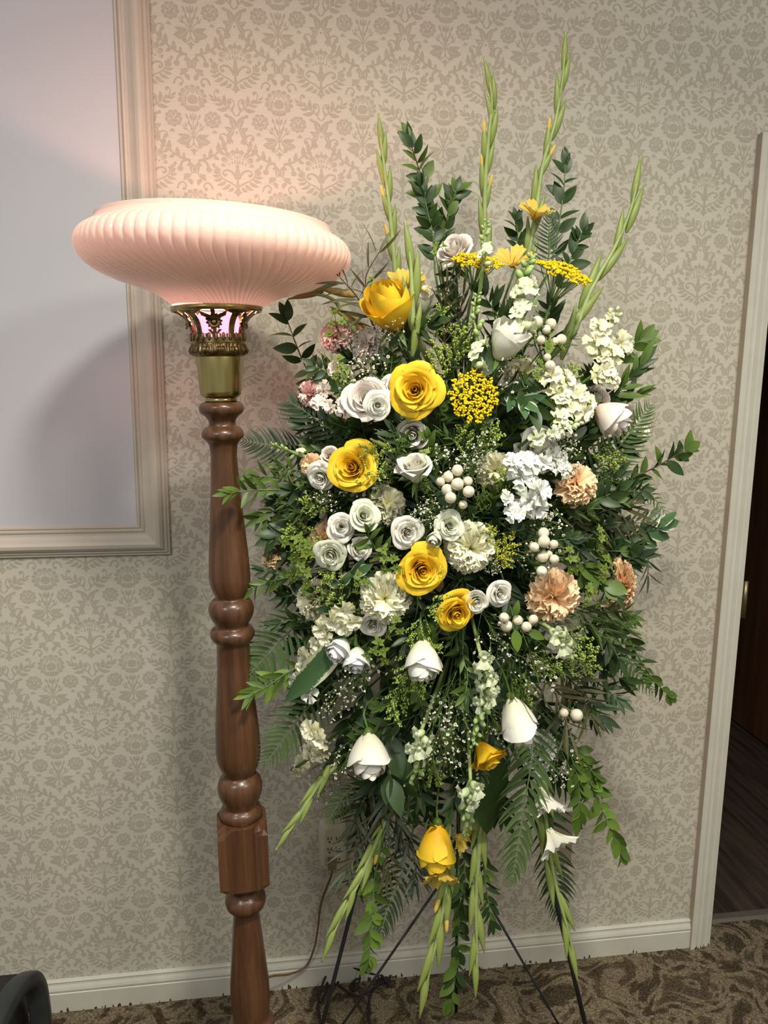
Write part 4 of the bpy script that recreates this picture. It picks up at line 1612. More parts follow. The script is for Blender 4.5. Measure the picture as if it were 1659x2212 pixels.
# ------------------------------------------------------------------ roses
U = (0, -0.45, 1)
rose(845, 672, 108, 'yellow rose facing up beside the lamp shade, highest yellow rose', 'yellow', (-0.42, -0.55, 0.85), bud=True, fx=1.0)
rose(897, 842, 108, 'yellow rose between the blush white rose and the round yarrow head', 'yellow', (-0.30, -1, 0.12))
rose(763, 1010, 112, 'yellow rose nearest the lamp column, below the fern', 'yellow', (-0.42, -1, 0.28))
rose(911, 1230, 106, 'yellow rose facing outward just above the pale yellow carnation and spray roses', 'yellow', (0.02, -1, 0.0))
rose(984, 1322, 88, 'small yellow rose touching the pair of white spray roses', 'yellow', (0.08, -1, -0.25))
rose(1050, 1630, 84, 'yellow rose half hidden behind the drooping pale green snapdragon', 'yellow', (0.35, -0.6, -0.55), layers=5)
rose(945, 1818, 88, 'yellow rose hanging head down above the carpet, lowest rose of the spray', 'yellow', (-0.05, -0.34, -1), bud=True, Y=-0.41, fx=1.05)
rose(984, 545, 84, 'blush white rose at the top, behind the flat yarrow head', 'blush', (-0.75, -0.75, 0.75), layers=5, Y=-0.38)
rose(1090, 748, 82, 'white rose with tall upright petals above a dark serrated leaf', 'white', (0.40, -0.55, 1.0), bud=True, Y=-0.475, fx=1.1)
rose(793, 862, 96, 'blush white rose with a broad outer petal beside a yellow rose', 'blush', (-0.25, -0.9, 0.25), layers=5)
rose(816, 876, 58, 'small ruffled white spray rose in front of the blush white rose', 'white', (0.05, -1, -0.10), Y=-0.52, name='spray_rose')
rose(851, 838, 60, 'white spray rose tucked behind the yellow rose by the round yarrow', 'blush', (-0.1, -1, 0.5), Y=-0.44, name='spray_rose')
rose(892, 936, 68, 'white spray rose in the dark gap below the round yarrow head', 'white', (-0.25, -1, -0.25), Y=-0.44, layers=5, name='spray_rose')
rose(897, 1020, 80, 'white rose facing up with lime bracts in front, beside white waxflower', 'white', (-0.2, -0.55, 0.9), layers=5, Y=-0.50, fx=1.2)
rose(1316, 897, 76, 'blush white rose facing down beside the right-hand fern', 'blush', (0.75, -0.55, -0.55), bud=True, Y=-0.42)
rose(1288, 862, 62, 'pale blush rose behind the drooping blush rose', 'blush', (0.35, -0.7, 0.4), Y=-0.37, layers=5)
rose(1160, 972, 96, 'cream rose behind the white stock flowers', 'white', (0.1, -1, 0.35), Y=-0.42, layers=5)
rose(915, 1418, 84, 'white rose drooping below the small yellow rose', 'white', (-0.05, -0.60, -0.80), bud=True, Y=-0.50, fx=1.0)
rose(1115, 1541, 84, 'large white rose bud pointing down beside the snapdragon', 'white', (0.28, -0.42, -1), bud=True, Y=-0.48, fx=1.15)
rose(799, 1622, 90, 'white rose facing down near the big ivy leaf', 'white', (0.02, -0.52, -0.9), bud=True, Y=-0.44)
for (u, v, s, m_, f, l) in (
        (785, 1114, 68, 'greenwhite', (0.1, -1, 0.25), 'green-white spray rose uppermost of the cluster near the lamp column'),
        (737, 1138, 58, 'white', (-0.1, -1, 0.2), 'white spray rose between two green-white ones near a peach carnation'),
        (714, 1197, 68, 'greenwhite', (-0.3, -1, -0.25), 'green-white spray rose lowest in the cluster near the peach carnation'),
        (776, 1182, 52, 'white', (0.2, -1, 0.1), 'white spray rose beside a pointed dark leaf star'),
        (880, 1150, 68, 'white', (0.1, -1, 0.0), 'loose white spray rose above the central yellow rose'),
        (971, 1137, 62, 'greenwhite', (0.05, -1, 0.1), 'green-white spray rose with a spiral centre above the pale carnation'),
        (1027, 1299, 52, 'white', (0.0, -1, -0.1), 'small white spray rose touching the small yellow rose'),
        (1079, 1282, 56, 'white', (0.1, -1, 0.0), 'small white spray rose above the lowest ivory berries'),
        (806, 1350, 56, 'white', (-0.1, -1, -0.2), 'greyish white spray rose under the pale yellow carnation'),
        (693, 1030, 62, 'white', (-0.4, -1, -0.3), 'white spray rose beside the yellow rose by the lamp column'),
        (712, 985, 42, 'blush', (-0.2, -1, 0.3), 'small blush spray rose above the yellow rose by the lamp column')):
    rose(u, v, s, l, m_, f, layers=6 if s > 55 else 5, name='spray_rose', Y=ysurf(u, v) + (0.02 if v in (1182, 985, 1350) else 0.0))
rose(940, 1160, 34, 'green-white rose bud beside the spiral spray rose', 'greenwhite', (-0.3, -0.8, -0.5), bud=True, name='rose_bud')
rose(733, 1402, 60, 'white lisianthus opening downward beside the variegated strap leaf', 'stockwhite', (-0.55, -0.75, -0.5), bud=True, name='lisianthus', cat='lisianthus', fx=0.85)
rose(770, 1424, 62, 'white lisianthus with green calyx above the white waxflower', 'stockwhite', (-0.15, -0.75, -0.75), bud=True, name='lisianthus', cat='lisianthus', fx=0.85)
rose(908, 668, 44, 'narrow cream bud behind the gladiolus stalk', 'white', (0.1, -0.3, 1), bud=True, Y=-0.36, name='rose_bud', fx=1.6)

# ------------------------------------------------------------------ carnations
carnation(834, 1299, 102, 'full pale yellow carnation below the central yellow rose', 'paleyellow', (-0.05, -1, 0.02))
carnation(1022, 1186, 104, 'full pale yellow carnation below the spiral green-white rose', 'paleyellow', (0.05, -1, 0.05))
carnation(838, 1088, 82, 'pale yellow carnation partly behind the spray rose cluster', 'paleyellow', (0.1, -1, 0.4), Y=-0.43)
carnation(1205, 1296, 106, 'full peach carnation beside the lowest ivory berries', 'peach', (0.08, -1, -0.08))
carnation(1256, 1036, 88, 'peach carnation next to the white stock', 'peach', (0.30, -0.8, 0.62), Y=-0.45)
carnation(1366, 1268, 112, 'peach carnation seen edge on at the outer right of the spray', 'peach', (1.0, -0.38, -0.05), Y=-0.36, sq=0.62)
carnation(668, 1003, 46, 'small peach carnation above the white spray rose by the lamp', 'peach', (-0.5, -1, 0.2))
carnation(697, 1168, 74, 'peach carnation hidden behind the green-white spray roses', 'peach', (-0.6, -0.8, 0.0), Y=-0.39)
carnation(578, 1208, 48, 'tiny peach carnation sticking out towards the lamp column', 'peach', (-0.9, -0.6, 0.2), Y=-0.34)
carnation(664, 1300, 82, 'pale yellow carnation seen from the side above the left fern', 'paleyellow', (-1.0, -0.5, -0.05), Y=-0.38)
carnation(1072, 1018, 78, 'pale yellow carnation behind the ivory berries', 'paleyellow', (-0.1, -1, 0.1), Y=-0.41)
carnation(1135, 800, 74, 'pale yellow carnation under the white upright rose', 'paleyellow', (0.1, -0.8, 0.5), Y=-0.39)
carnation(716, 722, 64, 'pink carnation beside the lamp collar', 'pink', (-0.7, -0.8, 0.3), Y=-0.35)
carnation(662, 850, 54, 'pink carnation just above the dark fern near the lamp cup', 'pink', (-0.7, -0.8, 0.1), Y=-0.35)
carnation(790, 735, 70, 'pale blush carnation behind narrow dark leaves', 'blush', (-0.3, -0.8, 0.5), Y=-0.36)
carnation(1180, 1625, 70, 'white carnation behind the large hanging fern', 'stockwhite', (0.4, -0.8, -0.1), Y=-0.36)
carnation(1168, 1662, 52, 'white carnation lower down behind the large hanging fern', 'stockwhite', (0.3, -0.8, -0.4), Y=-0.36)
carnation(1195, 700, 10, 'tiny pale carnation bud among the ivory berries', 'paleyellow', (0.3, -1, 0.3), Y=-0.36) if False else None
carnation(940, 1270, 40, 'salmon carnation peeking out under the central yellow rose', 'peach', (0.1, -1, -0.5), Y=-0.40)

# ------------------------------------------------------------------ stock, snapdragon
stock([(1108, 1000, 46), (1140, 1000, 58), (1125, 1032, 56), (1165, 1062, 62), (1140, 1078, 56), (1112, 1108, 44), (1158, 1098, 50), (1094, 1076, 36)], 0, 'pure white stock flower beside the peach carnation', 'stockwhite', Yo=-0.015)
stock([(1200, 990, 48), (1212, 1012, 44), (1175, 1000, 40)], 0, 'small white stock flower behind the peach carnation', 'stockwhite', Yo=0.01)
stock([(1322, 690, 34), (1296, 708, 48), (1290, 742, 62), (1342, 742, 54), (1322, 765, 52), (1296, 768, 46), (1305, 800, 58), (1322, 818, 46), (1290, 815, 44)], 0, 'cream stock flower with round buds at the upper right edge', 'cream', buds=5, Yo=-0.02)
stock([(1192, 815, 52), (1222, 822, 52), (1208, 850, 56), (1248, 856, 56), (1272, 868, 42), (1232, 884, 56), (1210, 898, 42), (1262, 892, 46)], 0, 'creamy yellow stock flower beside the variegated leaves', 'cream', Yo=-0.005)
stock([(1218, 922, 40), (1196, 935, 34), (1160, 948, 38)], 0, 'half open white stock with grey-green buds', 'greenwhite', buds=7, Yo=-0.02)
stock([(742, 1320, 48), (716, 1342, 48), (694, 1360, 44), (740, 1352, 46), (762, 1345, 40), (705, 1380, 38)], 0, 'cream stock flower below the pale carnations near the fern', 'cream', Yo=0.0)
stock([(690, 1398, 48), (664, 1420, 50), (680, 1428, 44), (655, 1445, 34)], 0, 'cream stock flower above the variegated strap leaf', 'cream', Yo=0.005)
stock([(645, 1468, 42), (668, 1496, 46), (640, 1486, 28)], 0, 'small white stock partly behind the strap leaf', 'stockwhite', Yo=-0.01)
stock([(672, 1578, 48), (690, 1598, 48), (668, 1620, 48), (692, 1630, 40), (650, 1650, 36), (642, 1668, 26)], 0, 'cream stock flower beside the lower left ferns', 'cream', Yo=-0.02)
stock([(722, 800, 34), (700, 842, 40), (745, 880, 44), (690, 870, 36), (712, 878, 30)], 0, 'pale pink and white stock near the brass lamp cup', 'blush', Yo=0.0)
stock([(1390, 930, 30), (1360, 960, 36), (1345, 995, 40), (1330, 1022, 36), (1372, 905, 26)], 0, 'pale yellow stock behind the right-hand fern', 'cream', Yo=0.06)
snapdragon([(1032, 638), (1026, 680), (1034, 730), (1026, 790)], 'pale green snapdragon spire to the side of the upright white rose', 4, 11, 40, Yo=-0.005)
snapdragon([(1148, 555), (1130, 600), (1128, 655), (1120, 720)], 'pale green snapdragon with open blossoms between two yarrow heads', 8, 8, 52, Yo=-0.02)
snapdragon([(1052, 478), (1046, 515), (1048, 570)], 'small green snapdragon tip beside the tall middle gladiolus', 3, 9, 32, Yo=-0.06)
snapdragon([(1022, 1606), (1035, 1545), (1052, 1480), (1040, 1410)], 'long pale green snapdragon drooping beside the large white rose bud', 9, 11, 46, Yo=-0.02)
snapdragon([(1003, 1800), (1010, 1765), (1008, 1725), (1020, 1690)], 'pale green snapdragon hanging just over the lowest yellow rose', 5, 12, 44, Yo=-0.05)
snapdragon([(880, 1690), (905, 1655), (900, 1615), (915, 1580)], 'pale green snapdragon hanging near the white down-facing rose', 5, 7, 46, Yo=-0.02)
snapdragon([(1235, 1420), (1215, 1385), (1190, 1360)], 'white-green snapdragon below the full peach carnation', 6, 4, 44, Yo=-0.01)
snapdragon([(588, 962), (610, 970), (650, 985)], 'small green snapdragon tip by the left fern', 1, 8, 28, Yo=0.0)

# ------------------------------------------------------------------ gladiolus spikes
gladiolus([(817, 245), (826, 330), (838, 420), (848, 520), (858, 640)], 'tall green gladiolus spike nearest the lamp shade', 9, -0.26, -0.26, (76, 92), tips=(4, 6), flowers=())
gladiolus([(1045, 122), (1062, 210), (1055, 300), (1048, 400), (1046, 540)], 'tall green gladiolus spike in the middle of the top', 10, -0.26, -0.26, (78, 94), tips=(4, 6, 7))
gladiolus([(1222, 66), (1216, 160), (1200, 260), (1172, 360), (1156, 470), (1140, 560)], 'tallest gladiolus spike with a ruffled yellow bloom at its foot', 10, -0.27, -0.29, (80, 104), tips=(4, 5),
          flowers=((1160, 452, -0.31, 78, (0.15, -0.55, 0.9)), (1110, 555, -0.37, 84, (-0.1, -0.6, 0.9))))
gladiolus([(1384, 335), (1366, 440), (1330, 530), (1280, 620), (1240, 720)], 'leaning gladiolus spike on the door side', 7, -0.30, -0.36, (100, 140), wid=0.9)
gladiolus([(874, 474), (886, 560), (890, 630), (892, 700)], 'green gladiolus spike with yellow petals behind the highest yellow rose', 4, -0.43, -0.44, (110, 130), wid=0.9,
          flowers=((878, 600, -0.37, 82, (-0.1, -0.5, 0.95)), (905, 610, -0.38, 60, (0.6, -0.5, 0.8))))
gladiolus([(622, 646), (680, 636), (722, 650), (748, 690), (800, 760)], 'tan gladiolus spike reaching under the lamp shade', 4, -0.31, -0.31, (84, 110), mat='gladtan')
gladiolus([(594, 1838), (632, 1785), (662, 1735), (690, 1690)], 'short green gladiolus spike leaning towards the square lamp block', 5, -0.40, -0.36, (64, 84), wid=1.1)
gladiolus([(695, 2078), (735, 1985), (768, 1920), (795, 1860), (830, 1780)], 'drooping gladiolus spike over the black cable', 8, -0.42, -0.34, (78, 96), tips=(6,))
gladiolus([(906, 2200), (930, 2090), (948, 2010), (962, 1930), (965, 1840)], 'drooping gladiolus spike below the lowest yellow rose', 8, -0.45, -0.40, (100, 110), tips=(4, 5),
          flowers=((953, 1900, -0.43, 82, (-0.05, -0.8, -0.75)), (1000, 1815, -0.38, 66, (0.7, -0.6, -0.2))))
gladiolus([(1027, 2155), (1030, 2060), (1028, 1960), (1032, 1880), (1038, 1790)], 'drooping gladiolus spike in front of the rear easel leg', 8, -0.42, -0.36, (92, 112), stem_r=(0.002, 0.006))
gladiolus([(1248, 2122), (1232, 2030), (1205, 1930), (1186, 1830), (1170, 1700)], 'drooping gladiolus spike with white blooms beside the easel leg', 7, -0.44, -0.36, (96, 110), spread=0.16, wid=0.9)
gladiolus([(800, 948), (840, 970), (890, 985)], 'single plump green gladiolus bud above the white rose bud', 2, -0.46, -0.42, (80, 80), mat='gladbud')
tg_ = thing('gladiolus_bloom', 'white trumpet shaped gladiolus bloom beside the large hanging fern', 'gladiolus', px(1196, 1815, -0.42))
glad_flower(tg_, px(1185, 1790, -0.41), (0.35, -0.65, -0.7), 0.060, 'white', 0.42)
glad_flower(tg_, px(1168, 1700, -0.38), (0.1, -0.5, -0.8), 0.060, 'white', 0.30)

# ------------------------------------------------------------------ yarrow and berries
yarrow(1030, 572, 118, 50, 'flat yellow yarrow head in front of the top blush rose', (0.05, -0.42, 1), -0.43, 0.30, 1)
yarrow(1216, 596, 132, 52, 'flat yellow yarrow head tilting towards the door', (0.28, -0.42, 1), -0.43, 0.30, 2)
yarrow(1022, 856, 116, 118, 'round yellow yarrow head in the middle, facing outward', (-0.05, -1, 0.15), -0.49, 0.2, 3)
berries([(1160, 696, 26), (1148, 710, 22), (1190, 700, 24), (1180, 712, 20), (1212, 734, 24), (1168, 735, 20), (1198, 738, 18), (1182, 772, 17), (1188, 790, 24), (1204, 805, 20)],
        'ivory berries clustered above the creamy yellow stock', (), (1180, 800))
berries([(968, 1030, 24), (988, 1016, 25), (966, 1058, 26), (988, 1046, 28), (1010, 1040, 22), (973, 1075, 26), (1012, 1062, 26), (952, 1040, 20), (1000, 1090, 20)],
        'ivory berries clustered above the spiral green-white rose', (), (985, 1085))
berries([(1174, 1152, 25), (1175, 1170, 27), (1196, 1176, 20), (1154, 1182, 22), (1172, 1202, 27), (1197, 1208, 21), (1186, 1196, 16), (1170, 1234, 24)],
        'ivory berries clustered above the full peach carnation', (), (1175, 1225))
berries([(1089, 1334, 22), (1094, 1352, 26), (1118, 1340, 23), (1137, 1354, 23), (1152, 1338, 21)], 'ivory berries in a row below the pair of white spray roses',
        ((1112, 1360, -1.45, 52, 'leaflight'), (1140, 1362, -0.5, 44, 'leafmid'), (1110, 1330, 1.3, 36, 'leafmid')), (1115, 1368), Yo=-0.03)
berries([(1245, 1545, 28), (1218, 1540, 20)], 'two ivory berries among dry narrow stems', (), (1215, 1560), Yo=0.02)

# ------------------------------------------------------------------ ferns
fern([(525, 952), (580, 962), (640, 975), (720, 975)], 'dark fern frond pointing at the lamp column top', 19, 62, 'ferndark', -0.33, -0.33)
fern([(625, 868), (660, 890), (710, 925), (760, 950)], 'dark broad fern frond behind the blush white rose', 14, 80, 'ferndark', -0.34, -0.36, ang=60)
fern([(516, 1482), (555, 1440), (600, 1390), (660, 1330)], 'arching fern frond crossing the lamp column', 20, 76, 'fern', -0.37, -0.35, tilt=(-0.2, 0))
fern([(570, 1654), (612, 1598), (655, 1540), (710, 1480)], 'fern frond below the strap leaf beside the lamp column', 18, 72, 'fern', -0.38, -0.35)
fern([(1404, 875), (1365, 930), (1320, 985), (1270, 1030)], 'pointed fern frond in front of pale stock on the door side', 20, 74, 'fern', -0.37, -0.36, tilt=(0.2, 0.1))
fern([(1440, 1112), (1400, 1062), (1355, 1030), (1300, 1020)], 'small fern frond bending down over the damask wall', 16, 40, 'fern', -0.33, -0.34)
fern([(1106, 1905), (1118, 1830), (1134, 1730), (1148, 1640), (1150, 1560)], 'large fern frond hanging straight down the front', 23, 90, 'fern', -0.46, -0.40, droop=0.15, ang=66)
fern([(1212, 1992), (1205, 1920), (1195, 1840), (1180, 1720)], 'dark fern frond hanging behind the white gladiolus bloom', 20, 72, 'ferndark', -0.33, -0.30, droop=0.2)
fern([(822, 2022), (838, 1960), (866, 1890), (890, 1800)], 'fern frond curling over the thin easel strut', 18, 66, 'ferndark', -0.38, -0.34, droop=0.15)
fern([(708, 1778), (726, 1745), (752, 1710), (800, 1670)], 'fern frond hanging over the top of the wall outlet', 12, 46, 'fern', -0.35, -0.33, droop=0.2)
fern([(1188, 458), (1186, 500), (1186, 545), (1180, 600)], 'dark fern frond standing behind the top yarrow heads', 17, 46, 'ferndark', -0.36, -0.33)
fern([(1410, 1496), (1375, 1450), (1345, 1400), (1310, 1340)], 'fern frond drooping under the ruscus tip on the door side', 15, 56, 'fern', -0.33, -0.33, droop=0.2)
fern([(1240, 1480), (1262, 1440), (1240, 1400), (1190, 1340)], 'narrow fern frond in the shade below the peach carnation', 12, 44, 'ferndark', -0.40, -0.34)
fern([(1120, 640), (1090, 700), (1060, 760), (1040, 800)], 'dark fern frond behind the upper snapdragons', 14, 60, 'ferndark', -0.36, -0.30)

# ------------------------------------------------------------------ leafy branches at the outline
B = sprig
B([(884, 300), (900, 350), (922, 420), (945, 520)], 'leafy branch standing highest behind the blush rose', 10, (40, 44), 'ovate', 'leafmid', -0.26, -0.26, sec='leafdark', twig='stembrown')
B([(985, 412), (972, 450), (960, 510), (950, 590)], 'dark leafy branch between the two left tall gladiolus spikes', 12, (34, 42), 'ovate', 'leafdark', -0.27, -0.27, sec='leafmid')
B([(912, 400), (922, 450), (935, 510), (940, 590)], 'dark leafy branch under the highest leafy branch', 11, (34, 42), 'ovate', 'leafdark', -0.30, -0.28)
B([(1222, 350), (1218, 410), (1208, 480), (1190, 580)], 'dark leafy branch beside the ruffled yellow bloom', 8, (34, 46), 'ovate', 'leafdark', -0.28, -0.28)
B([(1258, 500), (1245, 530), (1225, 580), (1200, 640)], 'dark leafy branch behind the tilted yarrow head', 8, (34, 44), 'ovate', 'leafdark', -0.29, -0.29)
B([(1115, 475), (1118, 510), (1120, 560)], 'short dark leafy tip between snapdragon and yellow bloom', 5, (28, 34), 'ovate', 'leafdark', -0.30, -0.29)
B([(620, 690), (640, 745), (665, 800), (715, 860)], 'dark reddish leafy branch in front of the lamp collar side wallpaper', 6, (42, 46), 'ovate', 'leafdark', -0.30, -0.31, twig='stembrown', ang=55)
B([(492, 1066), (540, 1060), (590, 1058), (660, 1060)], 'ruscus tip crossing in front of the lamp column', 7, (38, 42), 'lance', 'leafmid', -0.42, -0.34)
B([(556, 1030), (590, 1030), (630, 1045), (690, 1070)], 'ruscus tip just above the one crossing the lamp column', 6, (44, 44), 'lance', 'leafmid', -0.35, -0.34)
B([(560, 1120), (590, 1105), (630, 1110), (690, 1130)], 'leafy branch left of the white waxflower', 7, (40, 44), 'lance', 'leafmid', -0.35, -0.34, sec='leafdark')
B([(592, 1160), (622, 1150), (660, 1150), (700, 1160)], 'broad dark toothed leaves left of the peach carnation', 5, (46, 50), 'ovate', 'leafdark', -0.36, -0.34)
B([(530, 1276), (565, 1262), (610, 1250), (660, 1245)], 'ruscus tip over the lamp column bulge', 9, (30, 36), 'lance', 'leafmid', -0.36, -0.35)
B([(570, 1234), (600, 1240), (640, 1246)], 'dark leafy tip under the tiny peach carnation', 5, (32, 34), 'lance', 'leafdark', -0.35, -0.35)
B([(540, 1498), (575, 1484), (610, 1460), (660, 1430)], 'fresh green ruscus tip crossing the lamp column above the lower bulge', 9, (38, 44), 'lance', 'leaflight', -0.40, -0.37, sec='leafmid')
B([(600, 1345), (625, 1340), (660, 1345), (700, 1370)], 'dark leafy branch above the arching fern', 8, (36, 40), 'lance', 'leafdark', -0.38, -0.35)
B([(1484, 972), (1450, 990), (1410, 1012), (1350, 1040), (1290, 1060)], 'leafy branch reaching furthest towards the door', 10, (46, 44), 'ovate', 'leafmid', -0.30, -0.33, sec='leafdark', twig='stembrown')
B([(1425, 1140), (1390, 1150), (1350, 1160), (1300, 1170)], 'cream edged toothed leaves at the door side', 5, (56, 54), 'ovate', 'vari', -0.32, -0.33)
B([(1445, 1502), (1412, 1470), (1385, 1430), (1350, 1370), (1310, 1330)], 'ruscus branch drooping furthest towards the door casing', 10, (34, 40), 'ovate', 'leafmid', -0.31, -0.33, sec='leafdark')
B([(1342, 1842), (1318, 1790), (1290, 1725), (1262, 1670), (1230, 1610)], 'fresh green ruscus branch hanging at the lower right', 13, (40, 42), 'ovate', 'leaflight', -0.34, -0.33, sec='leafmid')
B([(1250, 1770), (1252, 1720), (1245, 1670), (1225, 1610)], 'green ruscus branch hanging beside the lower right one', 9, (36, 40), 'ovate', 'leafmid', -0.36, -0.34, sec='leaflight')
B([(1300, 1700), (1282, 1672), (1262, 1640), (1235, 1600)], 'short ruscus branch above the lower right ones', 7, (34, 38), 'ovate', 'leafmid', -0.33, -0.33)
B([(797, 2070), (800, 2010), (805, 1950), (812, 1880), (830, 1800)], 'ruscus branch hanging over the black cable', 12, (40, 40), 'ovate', 'leafmid', -0.39, -0.35, sec='leaflight')
B([(975, 2165), (985, 2100), (990, 2030), (992, 1960), (990, 1880)], 'ruscus branch hanging in front of the rear easel leg', 13, (40, 42), 'ovate', 'leafmid', -0.38, -0.35, sec='leafdark')
B([(1062, 1990), (1052, 1930), (1045, 1870), (1040, 1800)], 'dark ruscus branch hanging beside the thin strut', 11, (36, 38), 'lance', 'leafdark', -0.36, -0.33, sec='leafmid')
B([(1000, 1960), (1005, 1900), (1000, 1840), (990, 1780)], 'dark ruscus branch behind the lowest yellow rose', 10, (38, 40), 'lance', 'leafdark', -0.36, -0.33)
B([(1385, 735), (1360, 748), (1320, 770), (1270, 800)], 'green leaves peeking out beside the cream stock', 5, (46, 44), 'ovate', 'leafmid', -0.34, -0.33)
B([(1384, 790), (1350, 830), (1310, 870), (1270, 900)], 'long dark ruscus branch under the cream stock', 8, (56, 54), 'lance', 'leafdark', -0.35, -0.33, sec='leafmid', ang=30)
B([(1378, 850), (1350, 860), (1310, 880), (1270, 900)], 'ruscus tip above the drooping blush rose', 5, (44, 44), 'lance', 'leafmid', -0.34, -0.33, ang=32)
B([(1130, 870), (1110, 860), (1090, 850), (1060, 860)], 'cream edged rounded leaves beside the round yarrow head', 5, (52, 56), 'ovate', 'vari', -0.47, -0.40)
B([(1150, 880), (1140, 850), (1130, 830), (1120, 800)], 'large dark leaves between round yarrow and creamy stock', 4, (60, 60), 'ovate', 'leafdark', -0.48, -0.42)
B([(930, 700), (905, 710), (890, 720), (880, 760)], 'glossy dark leaves under the highest yellow rose', 4, (48, 50), 'ovate', 'leafdark', -0.46, -0.40)
B([(765, 1240), (740, 1255), (735, 1300), (760, 1330)], 'cream edged leaves beside the full pale yellow carnation', 3, (52, 52), 'ovate', 'vari', -0.46, -0.40)
B([(795, 1150), (800, 1165), (815, 1190), (840, 1210)], 'star of pointed dark leaves among the spray roses', 4, (40, 42), 'lance', 'leafmid', -0.50, -0.44, ang=60)
B([(1005, 1500), (1010, 1460), (1000, 1420), (1000, 1380)], 'leafy branch hanging below the small yellow rose', 8, (38, 40), 'lance', 'leafmid', -0.48, -0.42, sec='leafdark')
B([(845, 1680), (838, 1640), (850, 1590), (870, 1550)], 'big ivy leaves beside the white down-facing rose', 3, (82, 90), 'ovate', 'leafdark', -0.45, -0.38)
B([(935, 690), (960, 640), (975, 600), (985, 570)], 'dark leaves behind the flat yarrow heads', 8, (34, 36), 'lance', 'leafdark', -0.38, -0.33)
B([(1330, 1060), (1300, 1075), (1260, 1090), (1210, 1110)], 'dark leaves under the peach carnation by the stock', 6, (44, 44), 'ovate', 'leafdark', -0.42, -0.38)
B([(1300, 1260), (1270, 1230), (1240, 1210), (1200, 1190)], 'rounded green leaves between the two peach carnations', 6, (48, 50), 'round', 'leafmid', -0.44, -0.38)


def big_leaf(u0, v0, u1, v1, Ya, Yb, label, mt, shape='strap', w=1.0, nrm=(0.2, -1, 0.3)):
    a, b = px(u0, v0, Ya), px(u1, v1, Yb)
    t = thing('strap_leaf', label, 'leaf', a)
    L = (b - a).length
    me = pmesh('leaf_' + shape, LEAF[shape], mt)
    link('blade', me, t, None, along(V3((0, 0, 0)), b - a, V3(nrm), (L, L * w, L)))
    mb = MB()
    mb.tube([a, anchor(u0, v0)], 0.002, 5)
    mb.build('leaf_stalk', M['stem'], t, True, LOC(t))
    return t


big_leaf(748, 1368, 612, 1528, -0.44, -0.42, 'long grey-green strap leaf with pale edge below the white lisianthus', 'vari', w=1.2)
big_leaf(1045, 1600, 1062, 1815, -0.42, -0.40, 'broad dark strap leaf hanging between snapdragon and large fern', 'leafdark', w=1.7)
big_leaf(1095, 745, 1000, 812, -0.46, -0.49, 'dark serrated leaf lying over the foot of the upright white rose', 'leafdark', 'ovate', 1.0)
big_leaf(905, 1340, 950, 1400, -0.46, -0.46, 'glossy green leaf above the drooping white rose', 'leafmid', 'ovate', 1.0)
big_leaf(1235, 950, 1275, 920, -0.42, -0.42, 'small grey-green leaf beside the half open stock', 'grey', 'ovate', 0.8)

# ------------------------------------------------------------------ narrow olive and grey foliage
NW = dict(shape='narrow', twig='stembrown', pair=True, name='willowy_branch', rollj=1.2)
B([(735, 600), (770, 640), (800, 690), (830, 760)], 'narrow dark leaves splaying out under the lamp shade edge', 9, (70, 78), mt='olive', Y0=-0.40, Y1=-0.34, ang=62, **NW)
B([(818, 545), (790, 600), (800, 650), (830, 700)], 'thin dark narrow leaves rising beside the shade', 5, (60, 66), mt='olive', Y0=-0.34, Y1=-0.34, ang=50, **NW)
B([(1275, 1540), (1255, 1500), (1225, 1460), (1180, 1420)], 'dry olive stems tangled beside the large white rose bud', 10, (70, 80), mt='olive', Y0=-0.38, Y1=-0.36, ang=55, **NW)
B([(1230, 1580), (1215, 1540), (1195, 1490), (1160, 1450)], 'dry olive stems hanging below the waxflower', 9, (66, 74), mt='olive', Y0=-0.42, Y1=-0.36, ang=45, **NW)
B([(1400, 1240), (1395, 1190), (1350, 1150), (1280, 1130)], 'wiry narrow leaved branch arching over the edge-on carnation', 6, (56, 60), mt='grey', Y0=-0.32, Y1=-0.34, ang=48, **NW)
B([(1360, 1090), (1320, 1100), (1270, 1115), (1210, 1130)], 'tangle of olive narrow leaves beside the white waxflower', 11, (66, 72), mt='olive', Y0=-0.36, Y1=-0.38, ang=45, **NW)
B([(1390, 1130), (1340, 1130), (1290, 1140), (1230, 1150)], 'second tangle of olive narrow leaves by the cream edged leaves', 9, (60, 66), mt='olive', Y0=-0.34, Y1=-0.37, ang=55, **NW)
for i, (u, v) in enumerate(((748, 1880), (765, 1905), (800, 1850), (840, 1880), (870, 1820), (775, 1800), (900, 1900))):
    B([(u, v), (u + 25 * (1 if u < 800 else -0.3), v - 55), (800 + (u - 800) * 0.5, 1740), (840, 1660)], 'wiry %s narrow leaved branch hanging %s' % ('olive' if i % 2 else 'grey', ('nearest the outlet', 'lowest beside the drooping gladiolus', 'above the drooping gladiolus', 'above the curling fern', 'beside the down-facing white rose', 'above the outlet side', 'touching the lowest yellow rose')[i]),
      14, (58, 70), mt='olive' if i % 2 else 'grey', Y0=-0.36 + 0.015 * (i % 3), Y1=-0.33, ang=50, group='wiry narrow branches at the lower left', **NW)
B([(965, 620), (960, 680), (960, 740), (970, 800)], 'narrow olive leaves in the dark hollow below the top rose', 9, (50, 60), mt='olive', Y0=-0.40, Y1=-0.34, ang=40, **NW)
B([(1000, 640), (990, 700), (985, 760), (985, 800)], 'dry narrow stems in the hollow beside the green snapdragon', 8, (50, 60), mt='olive', Y0=-0.39, Y1=-0.34, ang=30, **NW)
